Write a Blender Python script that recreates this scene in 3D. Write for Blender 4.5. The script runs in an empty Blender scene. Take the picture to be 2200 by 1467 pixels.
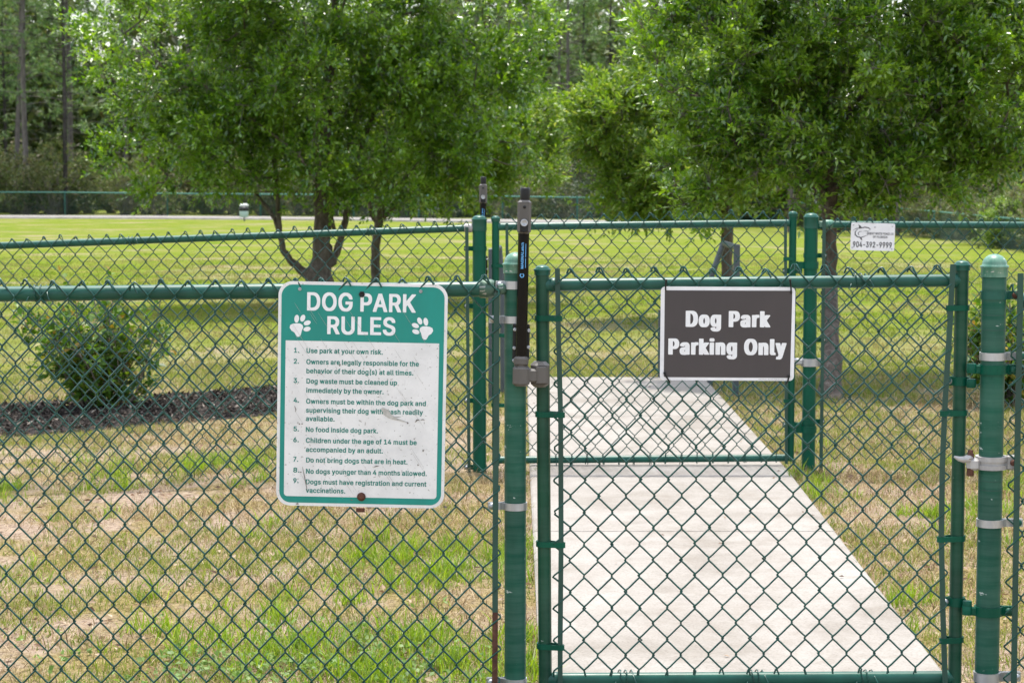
import bpy, math, random
import numpy as np
from mathutils import Vector, noise as mnoise

scene = bpy.context.scene
COL = scene.collection

# ------------------------------------------------------------------ camera, sky, sun, exposure
F = 4278.0                      # focal length in pixels of the 2200 px wide photograph
HC = 1.42                       # camera height
PITCH = math.atan(343.5 / F)
cam_data = bpy.data.cameras.new('camera')
cam = bpy.data.objects.new('camera', cam_data)
COL.objects.link(cam)
cam.location = (0, 0, HC)
cam.rotation_euler = (math.pi / 2 - PITCH, 0, 0)
cam_data.sensor_width = 36.0
cam_data.lens = F / 2200 * 36.0
cam_data.clip_start = 0.1
cam_data.clip_end = 1200
cam_data.dof.use_dof = True
cam_data.dof.focus_distance = 5.4
cam_data.dof.aperture_fstop = 12.0
scene.camera = cam

SUN_EL, SUN_AZ = math.radians(75), math.radians(-6)      # azimuth measured from +Y towards +X
world = bpy.data.worlds.new('World')
scene.world = world
world.use_nodes = True
wn = world.node_tree.nodes
sky = wn.new('ShaderNodeTexSky')
sky.sky_type = 'NISHITA'
sky.sun_disc = False
sky.sun_elevation = SUN_EL
sky.sun_rotation = SUN_AZ
sky.dust_density = 2.5
sky.air_density = 1.2
hz = wn.new('ShaderNodeHueSaturation')                  # humid, milky sky
hz.inputs['Saturation'].default_value = .55
world.node_tree.links.new(sky.outputs[0], hz.inputs['Color'])
world.node_tree.links.new(hz.outputs[0], wn['Background'].inputs[0])
wn['Background'].inputs[1].default_value = 0.15
sun_data = bpy.data.lights.new('sun', 'SUN')
sun_data.energy = 2.0
sun_data.angle = math.radians(0.55)
sun_data.color = (1.0, 0.95, 0.86)
sun = bpy.data.objects.new('sun', sun_data)
COL.objects.link(sun)
sun.location = (0, 0, 30)
sd = Vector((math.sin(SUN_AZ) * math.cos(SUN_EL), math.cos(SUN_AZ) * math.cos(SUN_EL), math.sin(SUN_EL)))
sun.rotation_euler = sd.to_track_quat('Z', 'Y').to_euler()
scene.view_settings.view_transform = 'Standard'
scene.view_settings.look = 'None'
scene.view_settings.exposure = 1.42
scene.view_settings.gamma = 1.0
scene.cycles.max_bounces = 10
scene.cycles.diffuse_bounces = 4
scene.cycles.transmission_bounces = 6
scene.cycles.transparent_max_bounces = 4

# ------------------------------------------------------------------ helpers
CP, SP = math.cos(PITCH), math.sin(PITCH)


def at(px, py, Y):
    """World point at depth Y (world y) seen at photo pixel px, py."""
    yv = (733.5 - py) / F
    d = Vector(((px - 1100) / F, CP + yv * SP, -SP + yv * CP))
    s = Y / d.y
    return Vector((d.x * s, Y, HC + d.z * s))


def sstep(a, b, x):
    t = np.clip((np.asarray(x, float) - a) / (b - a), 0, 1)
    return t * t * (3 - 2 * t)


_BY = [-50, 5.4, 9.22, 13, 25, 95, 130, 900]
_BZ = [0, 0, .073, .105, .08, -.40, -.5, -.5]


def gz(x, y):
    """Ground height."""
    x = np.asarray(x, float); y = np.asarray(y, float)
    z = np.interp(y, _BY, _BZ)
    w = sstep(6, 9.2, y) * (1 - sstep(14, 30, y))
    z = z - .031 * np.clip(-(x + .2), 0, 4) * w
    z = z - 1.08 * sstep(4, 16, x) * sstep(18, 70, y)
    return z


def gh(px, py):
    """Where the ground is seen at a photo pixel."""
    yv = (733.5 - py) / F
    dx, dy, dz = (px - 1100) / F, CP + yv * SP, -SP + yv * CP
    Y = np.concatenate([np.arange(3, 30, .01), np.arange(30, 200, .1)])
    t = Y / dy
    k = np.argmax(HC + dz * t - gz(dx * t, Y) <= 0)
    return Vector((float(dx * t[k]), float(Y[k]), float(gz(dx * t[k], Y[k]))))


def tag(o, label=None, cat=None, group=None, kind=None):
    if label: o['label'] = label
    if cat: o['category'] = cat
    if group: o['group'] = group
    if kind: o['kind'] = kind
    return o


def empty(name, loc, label, cat, group=None, rot=None):
    o = bpy.data.objects.new(name, None)
    COL.objects.link(o)
    o.location = loc
    if rot: o.rotation_euler = rot
    o.empty_display_size = .1
    return tag(o, label, cat, group)


def root_of(o):
    while o.parent: o = o.parent
    return o


def link_mesh(name, me, mat, parent=None):
    o = bpy.data.objects.new(name, me)
    COL.objects.link(o)
    if mat is not None: me.materials.append(mat)
    if parent is not None: o.parent = parent
    return o


def mesh_np(name, V, loops, totals, mat, parent=None, smooth=False, local=False):
    """Mesh from numpy arrays: V (n,3), flat loop vertex indices, loop totals per face."""
    V = np.asarray(V, np.float32).reshape(-1, 3)
    if parent is not None and not local:
        V = V - np.array(root_of(parent).location, np.float32)
    loops = np.asarray(loops, np.int32).ravel(); totals = np.asarray(totals, np.int32)
    me = bpy.data.meshes.new(name)
    me.vertices.add(len(V)); me.vertices.foreach_set('co', V.ravel())
    me.loops.add(len(loops)); me.loops.foreach_set('vertex_index', loops)
    me.polygons.add(len(totals))
    st = np.concatenate([[0], np.cumsum(totals)[:-1]]).astype(np.int32)
    me.polygons.foreach_set('loop_start', st); me.polygons.foreach_set('loop_total', totals)
    if smooth: me.polygons.foreach_set('use_smooth', np.ones(len(totals), bool))
    me.update(calc_edges=True); me.validate()
    return link_mesh(name, me, mat, parent)


class MB:
    """Collects shapes in world (or thing-local) coordinates and links them as ONE mesh object."""
    def __init__(s): s.v = []; s.f = []; s.sm = []

    def add(s, verts, faces, smooth=False):
        b = len(s.v)
        s.v += [tuple(p) for p in verts]
        s.f += [tuple(b + i for i in f) for f in faces]
        s.sm += [smooth] * len(faces)

    def tube(s, pts, r, n=8, cap=True):
        pts = [Vector(p) for p in pts]
        m = len(pts)
        rr = r if isinstance(r, (list, tuple, np.ndarray)) else [r] * m
        t0 = (pts[1] - pts[0]).normalized()
        u = t0.orthogonal().normalized()
        V = []
        for i, p in enumerate(pts):
            t = (pts[min(i + 1, m - 1)] - pts[max(i - 1, 0)])
            t = t.normalized() if t.length > 1e-9 else t0
            u = (u - t * u.dot(t))
            u = u.normalized() if u.length > 1e-6 else t.orthogonal().normalized()
            w = t.cross(u)
            for k in range(n):
                a = 2 * math.pi * k / n
                V.append(p + (u * math.cos(a) + w * math.sin(a)) * rr[i])
        Fc = [(i * n + k, i * n + (k + 1) % n, (i + 1) * n + (k + 1) % n, (i + 1) * n + k) for i in range(m - 1) for k in range(n)]
        s.add(V, Fc, True)
        if cap:
            s.add(V[:n], [tuple(range(n))[::-1]]); s.add(V[-n:], [tuple(range(n))])

    def lathe(s, c, prof, n=24, axis='Z'):
        c = Vector(c); V = []
        for (r, h) in prof:
            for k in range(n):
                a = 2 * math.pi * k / n
                p = Vector((r * math.cos(a), r * math.sin(a), h))
                if axis == 'Y': p = Vector((p.x, -p.z, p.y))
                if axis == 'X': p = Vector((p.z, p.x, p.y))
                V.append(c + p)
        m = len(prof)
        s.add(V, [(i * n + k, i * n + (k + 1) % n, (i + 1) * n + (k + 1) % n, (i + 1) * n + k) for i in range(m - 1) for k in range(n)], True)
        s.add(V[:n], [tuple(range(n))[::-1]]); s.add(V[-n:], [tuple(range(n))])

    def box(s, c, sx, sy, sz, bev=.0, M=None):
        """Bevelled box, centre c, full sizes."""
        b = min(bev, sx / 2.01, sy / 2.01, sz / 2.01)
        x, y, z = sx / 2, sy / 2, sz / 2
        if b <= 0:
            V = [Vector((i * x, j * y, k * z)) for i in (-1, 1) for j in (-1, 1) for k in (-1, 1)]
            Fc = [(0, 1, 3, 2), (4, 6, 7, 5), (0, 4, 5, 1), (2, 3, 7, 6), (0, 2, 6, 4), (1, 5, 7, 3)]
        else:
            ring = lambda X, Yy, Z: [Vector(p) for p in ((X - b, -Yy, Z), (X, -Yy + b, Z), (X, Yy - b, Z), (X - b, Yy, Z), (-X + b, Yy, Z), (-X, Yy - b, Z), (-X, -Yy + b, Z), (-X + b, -Yy, Z))]
            V = ring(x - b, y - b, -z) + ring(x, y, -z + b) + ring(x, y, z - b) + ring(x - b, y - b, z)
            Fc = [(i * 8 + k, i * 8 + (k + 1) % 8, (i + 1) * 8 + (k + 1) % 8, (i + 1) * 8 + k) for i in range(3) for k in range(8)]
            Fc += [tuple(range(8))[::-1], tuple(range(24, 32))]
        if M is not None: V = [M @ p for p in V]
        s.add([Vector(c) + p for p in V], Fc)

    def ribbon(s, path, t, z0, z1, closed=False):
        """Flat strap: plan path [(x,y)], thickness t, from height z0 to z1."""
        n = len(path); P = [Vector((a, b)) for a, b in path]; O = []; I = []
        for i in range(n):
            a = P[i - 1] if (i or closed) else P[i]
            c = P[(i + 1) % n] if (i < n - 1 or closed) else P[i]
            d = (c - a).normalized(); nn = Vector((-d.y, d.x))
            O.append(P[i] + nn * t / 2); I.append(P[i] - nn * t / 2)
        V = []
        for o_, i_ in zip(O, I):
            V += [(o_.x, o_.y, z0), (o_.x, o_.y, z1), (i_.x, i_.y, z1), (i_.x, i_.y, z0)]
        Fc = []
        for i in range(n if closed else n - 1):
            j = (i + 1) % n
            for k in range(4):
                Fc.append((i * 4 + k, i * 4 + (k + 1) % 4, j * 4 + (k + 1) % 4, j * 4 + k))
        if not closed: Fc += [(0, 1, 2, 3), ((n - 1) * 4 + 3, (n - 1) * 4 + 2, (n - 1) * 4 + 1, (n - 1) * 4)]
        s.add(V, Fc)

    def build(s, name, mat, parent=None, local=False):
        me = bpy.data.meshes.new(name)
        V = s.v
        if parent is not None and not local:
            L = root_of(parent).location
            V = [(a - L.x, b - L.y, c - L.z) for a, b, c in V]
        me.from_pydata([tuple(p) for p in V], [], s.f)
        me.polygons.foreach_set('use_smooth', s.sm)
        me.update()
        return link_mesh(name, me, mat, parent)


# ------------------------------------------------------------------ materials
def nodes_of(m):
    m.use_nodes = True
    nt = m.node_tree
    return nt, nt.nodes, nt.links, nt.nodes['Principled BSDF']


def ramp(nt, fac, stops):
    r = nt.nodes.new('ShaderNodeValToRGB')
    e = r.color_ramp.elements
    while len(e) < len(stops): e.new(.5)
    for el, (p, c) in zip(e, stops):
        el.position = p; el.color = (*c, 1) if len(c) == 3 else c
    nt.links.new(fac, r.inputs[0])
    return r.outputs[0]


def noise_node(nt, scale, detail=4, rough=.6, coord='Object', stretch=None, dist=0.0):
    if coord == 'World':
        g = nt.nodes.new('ShaderNodeNewGeometry'); vec = g.outputs['Position']
    else:
        g = nt.nodes.new('ShaderNodeTexCoord'); vec = g.outputs['Object']
    if stretch:
        mp = nt.nodes.new('ShaderNodeMapping'); mp.inputs['Scale'].default_value = stretch
        nt.links.new(vec, mp.inputs[0]); vec = mp.outputs[0]
    n = nt.nodes.new('ShaderNodeTexNoise')
    n.inputs['Scale'].default_value = scale; n.inputs['Detail'].default_value = detail
    n.inputs['Roughness'].default_value = rough; n.inputs['Distortion'].default_value = dist
    nt.links.new(vec, n.inputs['Vector'])
    return n.outputs[0]


def mixc(nt, fac, a, b):
    m = nt.nodes.new('ShaderNodeMix'); m.data_type = 'RGBA'
    for sock, v in ((m.inputs[0], fac), (m.inputs[6], a), (m.inputs[7], b)):
        if isinstance(v, (int, float)): sock.default_value = v
        elif isinstance(v, tuple): sock.default_value = (*v, 1)
        else: nt.links.new(v, sock)
    return m.outputs[2]


def bump(nt, bsdf, h, strength=.3, dist=.01):
    b = nt.nodes.new('ShaderNodeBump'); b.inputs['Strength'].default_value = strength; b.inputs['Distance'].default_value = dist
    nt.links.new(h, b.inputs['Height']); nt.links.new(b.outputs[0], bsdf.inputs['Normal'])


def worn(name, base, dark, chip, rough=.38, chip_at=.72, metal=0.0, scale=14, chip_scale=55, spec=.5, band=0.0):
    """Painted or coated surface with faded patches and a few chips."""
    m = bpy.data.materials.new(name)
    nt, N, L, B = nodes_of(m)
    a = ramp(nt, noise_node(nt, scale, 4, .6, stretch=(1, 1, .35)), [(.36, dark), (.62, base)])
    bnd = ramp(nt, noise_node(nt, 5, 5, .7, stretch=(.25, .25, 3.2)), [(.40, (0, 0, 0)), (.66, (band,) * 3)])
    a = mixc(nt, bnd, a, tuple(.55 * p + .45 * q for p, q in zip(base, chip)))
    f = ramp(nt, noise_node(nt, chip_scale, 5, .65, stretch=(1, 1, 2.6)), [(chip_at, (0, 0, 0)), (chip_at + .02, (1, 1, 1))])
    L.new(mixc(nt, f, a, chip), B.inputs['Base Color'])
    r = nt.nodes.new('ShaderNodeMapRange'); r.inputs[3].default_value = rough - .08; r.inputs[4].default_value = rough + .12
    L.new(noise_node(nt, scale * 3, 3), r.inputs[0]); L.new(r.outputs[0], B.inputs['Roughness'])
    B.inputs['Metallic'].default_value = metal
    B.inputs['Specular IOR Level'].default_value = spec
    return m


def simple(name, stops, scale=20, rough=.7, detail=5, coord='Object', bmp=0, bdist=.004, stretch=None, metal=0.0, spec=.5):
    m = bpy.data.materials.new(name)
    nt, N, L, B = nodes_of(m)
    n = noise_node(nt, scale, detail, .65, coord, stretch)
    L.new(ramp(nt, n, stops), B.inputs['Base Color'])
    B.inputs['Roughness'].default_value = rough; B.inputs['Metallic'].default_value = metal
    B.inputs['Specular IOR Level'].default_value = spec
    if bmp: bump(nt, B, n, bmp, bdist)
    return m


def leafy(name, stops, rough=.42, trans=.35, tcol=None, spec=.5, patch=None, coat=0):
    """Leaves or blades: each its own tone, part of the light passing through."""
    m = bpy.data.materials.new(name)
    nt, N, L, B = nodes_of(m)
    g = N.new('ShaderNodeNewGeometry')
    c = ramp(nt, g.outputs['Random Per Island'], stops)
    if patch:
        sc, lo, hi, col, amt = patch
        f = ramp(nt, noise_node(nt, sc, 3, .6, 'World'), [(lo, (0, 0, 0)), (hi, (amt, amt, amt))])
        c = mixc(nt, f, c, col)
    L.new(c, B.inputs['Base Color'])
    B.inputs['Roughness'].default_value = rough; B.inputs['Specular IOR Level'].default_value = spec
    B.inputs['Coat Weight'].default_value = coat; B.inputs['Coat Roughness'].default_value = .30
    t = N.new('ShaderNodeBsdfTranslucent')
    hs = N.new('ShaderNodeHueSaturation'); hs.inputs['Hue'].default_value = .488; hs.inputs['Saturation'].default_value = 1.1; hs.inputs['Value'].default_value = 1.5
    L.new(c, hs.inputs['Color']); L.new(hs.outputs[0], t.inputs[0])
    mx = N.new('ShaderNodeMixShader'); mx.inputs[0].default_value = trans
    L.new(B.outputs[0], mx.inputs[1]); L.new(t.outputs[0], mx.inputs[2])
    L.new(mx.outputs[0], N['Material Output'].inputs['Surface'])
    return m


M = {}
M['green'] = worn('green_vinyl_paint', (.008, .088, .062), (.005, .064, .045), (.30, .38, .34), rough=.34, chip_at=.75, spec=.35, chip_scale=30, band=.08)
M['green_new'] = worn('green_paint_clean', (.002, .085, .048), (.001, .062, .036), (.2, .3, .26), rough=.38, chip_at=.82, spec=.2)
M['green_old'] = worn('green_paint_faded', (.012, .100, .062), (.002, .058, .036), (.40, .46, .42), rough=.46, chip_at=.675, scale=8, spec=.22, chip_scale=20, band=.22)
M['green_frame'] = worn('green_frame_paint', (.009, .070, .038), (.006, .046, .026), (.4, .45, .42), rough=.34, chip_at=.72, spec=.25, chip_scale=24, band=.10)
M['bar'] = worn('green_bar_coating', (.016, .065, .045), (.012, .048, .033), (.2, .2, .17), rough=.5, chip_at=.75)
M['wire'] = worn('green_wire_coating', (.002, .064, .047), (.0015, .040, .029), (.05, .10, .08), rough=.27, chip_at=.9, scale=30)
M['cap'] = worn('pale_green_cap', (.15, .28, .205), (.04, .16, .105), (.48, .50, .46), rough=.4, chip_at=.62, scale=30)
M['galv'] = worn('galvanised_steel', (.50, .51, .52), (.36, .37, .39), (.22, .2, .18), rough=.42, chip_at=.74, metal=.75)
M['cast'] = worn('dull_cast_zinc', (.46, .45, .44), (.30, .29, .28), (.20, .13, .09), rough=.6, chip_at=.66, metal=.45)
M['green_sunlit'] = worn('sunlit_green_paint', (.11, .25, .205), (.07, .19, .15), (.3, .36, .33), rough=.6, chip_at=.8, spec=.2)  # paler copy of the green; sunlight on the far rail is put into the colour
M['rust'] = simple('rusty_steel', [(.3, (.045, .018, .012)), (.6, (.11, .042, .024)), (.8, (.20, .09, .05))], 60, .85, bmp=.4)
M['black'] = simple('black_anodised_tube', [(.3, (.004, .004, .004)), (.7, (.008, .008, .008))], 20, .14, spec=.18)
M['black_plastic'] = simple('black_plastic', [(.3, (.009, .009, .009)), (.7, (.016, .016, .016))], 40, .45, spec=.3)
M['grey_plastic'] = worn('grey_brown_plastic', (.105, .095, .085), (.075, .068, .060), (.5, .49, .46), rough=.42, chip_at=.73, scale=18, chip_scale=60)
M['steel_grey'] = simple('dark_grey_steel', [(.3, (.042, .055, .062)), (.7, (.07, .088, .098))], 12, .42)
M['white_print'] = simple('white_print', [(.3, (.74, .73, .73)), (.55, (.82, .82, .82))], 40, .5)


def sign_white(name, base, dirt, at_):
    m = bpy.data.materials.new(name)
    nt, N, L, B = nodes_of(m)
    a = ramp(nt, noise_node(nt, 9, 5, .7), [(.35, tuple(c * .86 for c in base)), (.6, base)])
    sp = ramp(nt, noise_node(nt, 120, 3, .55), [(at_, (0, 0, 0)), (at_ + .05, (.8, .8, .8))])
    c = mixc(nt, sp, a, dirt)
    st = ramp(nt, noise_node(nt, 30, 3, .5, stretch=(6.5, 1, .35)), [(.68, (0, 0, 0)), (.78, (.35, .35, .35))])
    L.new(mixc(nt, st, c, dirt), B.inputs['Base Color'])
    B.inputs['Roughness'].default_value = .45
    return m


M['sign_white'] = sign_white('weathered_white_sign', (.79, .78, .765), (.34, .32, .29), .635)
M['sign_clean'] = sign_white('clean_white_sign', (.82, .81, .82), (.45, .43, .41), .74)
M['teal'] = worn('teal_sign_ink', (.002, .262, .212), (.004, .222, .180), (.22, .36, .33), rough=.45, chip_at=.72, scale=9, chip_scale=38)
M['teal_text'] = worn('teal_letter_ink', (.004, .20, .160), (.005, .17, .135), (.4, .5, .47), rough=.5, chip_at=.78)
M['brown_ink'] = worn('brown_black_sign_ink', (.056, .046, .047), (.049, .040, .041), (.10, .085, .085), rough=.42, chip_at=.74, scale=7)
M['black_ink'] = simple('black_ink', [(.3, (.03, .03, .035)), (.7, (.06, .06, .07))], 60, .5)
M['blue_ink'] = simple('blue_ink', [(.3, (.10, .38, .75)), (.7, (.16, .45, .80))], 60, .5)
M['scrape'] = simple('scraped_grey_metal', [(.35, (.36, .35, .32)), (.6, (.52, .50, .46))], 90, .6)
M['bark'] = simple('grey_brown_bark', [(.3, (.045, .034, .026)), (.52, (.105, .083, .066)), (.72, (.20, .17, .145))], 28, .9, 6, bmp=.9, bdist=.03, stretch=(1, 1, .4))
M['pine_bark'] = simple('pine_bark', [(.3, (.055, .045, .042)), (.7, (.17, .145, .135))], 6, .9, 5, bmp=.6, bdist=.05, stretch=(1, 1, .25))
M['dark_pine_bark'] = simple('dark_pine_bark', [(.3, (.016, .013, .012)), (.7, (.06, .05, .046))], 6, .9, 5)
M['twig'] = simple('thin_branch_bark', [(.3, (.10, .085, .07)), (.7, (.22, .195, .17))], 10, .9)

# ------------------------------------------------------------------ ground, path, mulch
def axis(*segs):
    out = []
    for a, b, n in segs: out += list(np.linspace(a, b, n, endpoint=False))
    return np.array(out + [segs[-1][1]])


def sheet(name, xs, ys, zfun, mat, kind='structure'):
    X, Y = np.meshgrid(xs, ys)
    V = np.stack([X, Y, zfun(X, Y)], -1).reshape(-1, 3)
    nx, ny = len(xs), len(ys)
    i = np.arange((ny - 1) * (nx - 1)); r, c = i // (nx - 1), i % (nx - 1)
    a = r * nx + c
    Fc = np.stack([a, a + 1, a + nx + 1, a + nx], -1)
    o = mesh_np(name, V, Fc, np.full(len(Fc), 4), mat, smooth=True)
    return tag(o, kind=kind)


def ground_material():
    m = bpy.data.materials.new('lawn_and_sandy_soil')
    nt, N, L, B = nodes_of(m)
    W = 'World'
    lawn = ramp(nt, noise_node(nt, 1.3, 6, .65, W), [(.30, (.22, .20, .065)), (.45, (.165, .195, .034)), (.57, (.128, .182, .022)), (.70, (.098, .158, .018))])
    bare = ramp(nt, noise_node(nt, 16, 5, .7, W), [(.3, (.22, .165, .11)), (.6, (.36, .285, .215))])
    fb = ramp(nt, noise_node(nt, .42, 5, .62, W, stretch=(.8, 1, 1)), [(.52, (0, 0, 0)), (.66, (.72, .72, .72))])
    lawn = mixc(nt, fb, lawn, bare)
    fine = ramp(nt, noise_node(nt, 40, 3, .7, W), [(.35, (.72, .72, .72)), (.65, (1.15, 1.15, 1.15))])
    mu = nt.nodes.new('ShaderNodeMix'); mu.data_type = 'RGBA'; mu.blend_type = 'MULTIPLY'; mu.inputs[0].default_value = 1
    L.new(lawn, mu.inputs[6]); L.new(fine, mu.inputs[7])
    sand = ramp(nt, noise_node(nt, 48, 7, .78, W), [(.34, (.07, .05, .036)), (.46, (.27, .20, .15)), (.68, (.43, .36, .275))])
    thatch = ramp(nt, noise_node(nt, 75, 6, .8, W, stretch=(1, .6, 1)), [(.37, (.05, .042, .018)), (.5, (.22, .175, .075)), (.68, (.38, .295, .165))])
    near = mixc(nt, ramp(nt, noise_node(nt, 2.2, 5, .65, W), [(.42, (0, 0, 0)), (.58, (1, 1, 1))]), thatch, sand)
    g = N.new('ShaderNodeNewGeometry'); sx = N.new('ShaderNodeSeparateXYZ'); L.new(g.outputs['Position'], sx.inputs[0])
    ad = N.new('ShaderNodeMath'); ad.operation = 'MULTIPLY_ADD'; ad.inputs[1].default_value = 5.0
    L.new(noise_node(nt, .9, 4, .6, W), ad.inputs[0]); L.new(sx.outputs[1], ad.inputs[2])
    mr = N.new('ShaderNodeMapRange'); mr.inputs[1].default_value = 12.0; mr.inputs[2].default_value = 22.0
    L.new(ad.outputs[0], mr.inputs[0])
    L.new(mixc(nt, mr.outputs[0], near, mu.outputs[2]), B.inputs['Base Color'])
    B.inputs['Roughness'].default_value = 1; B.inputs['Specular IOR Level'].default_value = 0
    bump(nt, B, noise_node(nt, 45, 5, .7, W), .8, .02)
    return m


gx = axis((-260, -40, 12), (-40, -8, 16), (-8, 8, 64), (8, 40, 16), (40, 260, 12))
gy = axis((-30, 2, 8), (2, 16, 56), (16, 40, 24), (40, 140, 25), (140, 600, 12))
sheet('ground', gx, gy, lambda X, Y: gz(X, Y), ground_material())


def concrete(name, a, b, c):
    m = bpy.data.materials.new(name)
    nt, N, L, B = nodes_of(m)
    W = 'World'
    col = ramp(nt, noise_node(nt, 2.1, 7, .75, W, dist=.4), [(.34, a), (.5, b), (.66, c)])
    sp = ramp(nt, noise_node(nt, 130, 3, .6, W), [(.3, (.80, .78, .75)), (.5, (1, 1, 1)), (.75, (1.08, 1.07, 1.05))])
    mu = N.new('ShaderNodeMix'); mu.data_type = 'RGBA'; mu.blend_type = 'MULTIPLY'; mu.inputs[0].default_value = 1
    L.new(col, mu.inputs[6]); L.new(sp, mu.inputs[7])
    st = ramp(nt, noise_node(nt, 5, 6, .75, W), [(.52, (0, 0, 0)), (.72, (.6, .6, .6))])
    L.new(mixc(nt, st, mu.outputs[2], (.20, .17, .14)), B.inputs['Base Color'])
    B.inputs['Roughness'].default_value = .9; B.inputs['Specular IOR Level'].default_value = .2
    bump(nt, B, noise_node(nt, 160, 4, .7, W), .25, .004)
    return m


M['concrete'] = concrete('pale_concrete', (.218, .197, .172), (.278, .257, .233), (.318, .300, .277))
M['joint'] = simple('dirty_joint', [(.3, (.13, .11, .09)), (.7, (.25, .22, .18))], 30, .95)


def path_l(y): return np.interp(y, [0, 9, 13], [.075, .082, .10])
def path_r(y): return np.interp(y, [0, 5.5, 9, 13.1], [1.18, 1.228, 1.27, 1.27])


PATH_END = gh(1400, 819).y
JY = [gh(1400, 1157).y, gh(1400, 1037).y, gh(1400, 905).y]
pm = MB()
edges = [1.2] + JY + [PATH_END]
for a, b in zip(edges[:-1], edges[1:]):             # cast slabs with a narrow gap between them
    a2, b2 = a + .004, b - .004
    ys = np.linspace(a2, b2, max(3, int((b2 - a2) / .25) + 1)); xs_t = np.linspace(0, 1, 9)
    base = len(pm.v); V = []; Fc = []
    for y in ys:
        xl, xr = float(path_l(y)), float(path_r(y))
        row = [(xl + (xr - xl) * t, y, float(gz(xl + (xr - xl) * t, y)) + .028) for t in xs_t]
        V += [(xl - .004, y, row[0][2] - .13)] + [(xl, y, row[0][2] - .006)] + [(xl + .008, y, row[0][2])] + row[1:-1] + [(xr - .008, y, row[-1][2])] + [(xr, y, row[-1][2] - .006)] + [(xr + .004, y, row[-1][2] - .13)]
    n = len(V) // len(ys)
    for i in range(len(ys) - 1):
        for k in range(n - 1): Fc.append((i * n + k, i * n + k + 1, (i + 1) * n + k + 1, (i + 1) * n + k))
    lo0 = [(x, y, z - .12) for x, y, z in V[:n]]; lo1 = [(x, y, z - .12) for x, y, z in V[-n:]]
    nb = len(V); V += lo0 + lo1
    for k in range(n - 1):
        Fc.append((nb + k, nb + k + 1, k + 1, k)); Fc.append(((len(ys) - 1) * n + k, (len(ys) - 1) * n + k + 1, nb + n + k + 1, nb + n + k))
    pm.add(V, Fc)
tag(pm.build('path', M['concrete']), kind='structure')
# narrow pale strip along the far edge of the lawn
M['gravel'] = concrete('pale_far_strip', (.17, .155, .14), (.24, .225, .21), (.30, .29, .275))
STRIP = [(-260, 464, 469), (0, 465, 469.5), (300, 466, 470.5), (560, 468, 472.5), (760, 470, 474.5), (960, 473, 478), (1250, 476, 482), (1420, 478.5, 484.5)]
sm_ = MB(); V = []
for px, t, b in STRIP:
    for py in (b, (t + b) / 2, t):
        p = gh(px, py); V.append((p.x, p.y, p.z + .07))
    p = gh(px, b); V.append((p.x, p.y - .1, p.z - .1))
n = len(STRIP)
sm_.add(V, [f for i in range(n - 1) for f in ((i * 4, (i + 1) * 4, (i + 1) * 4 + 1, i * 4 + 1), (i * 4 + 1, (i + 1) * 4 + 1, (i + 1) * 4 + 2, i * 4 + 2), (i * 4 + 3, (i + 1) * 4 + 3, (i + 1) * 4, i * 4))])
tag(sm_.build('path', M['gravel']), kind='structure')

M['mulch'] = simple('dark_bark_mulch', [(.3, (.012, .010, .009)), (.5, (.035, .028, .026)), (.72, (.12, .10, .09))], 38, .95, 6, 'World', bmp=1, bdist=.04)
MT = [(-260, 902), (0, 879), (129, 872), (272, 866), (430, 853), (593, 840), (760, 832)]
MBt = [(-260, 985), (0, 944), (200, 928), (372, 912), (593, 894), (700, 876), (770, 846)]
pxs = np.linspace(-260, 760, 60)
mt = np.interp(pxs, *zip(*MT)); mb_ = np.interp(pxs, *zip(*MBt))
V = []; NV = 9
for px, a, b in zip(pxs, mt, mb_):
    P0, P1 = gh(px, b), gh(px, a)
    for k in range(NV):
        t = k / (NV - 1); p = P0.lerp(P1, t)
        wob = .02 * mnoise.noise(Vector((p.x * 5, p.y * 5, 3)))
        V.append((p.x, p.y + (.04 * mnoise.noise(Vector((p.x * 6, t * 3, 0))) if k in (0, NV - 1) else 0), float(gz(p.x, p.y)) - .01 + (.055 + wob) * math.sin(math.pi * min(1, max(0, t))) ** .5))
Fc = [(i * NV + k, (i + 1) * NV + k, (i + 1) * NV + k + 1, i * NV + k + 1) for i in range(len(pxs) - 1) for k in range(NV - 1)]
mm = MB(); mm.add(V, Fc, True)
tag(mm.build('mulch_bed', M['mulch']), kind='structure')
MULCH_POLY = [gh(px, b) for px, b in zip(pxs, mb_)], [gh(px, a) for px, a in zip(pxs, mt)]


def in_mulch(x, y):
    lo = MULCH_POLY[0]; hi = MULCH_POLY[1]
    yl = np.interp(x, [p.x for p in lo], [p.y for p in lo]); yh = np.interp(x, [p.x for p in hi], [p.y for p in hi])
    return (y > yl) & (y < yh) & (x < max(p.x for p in hi))


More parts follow.
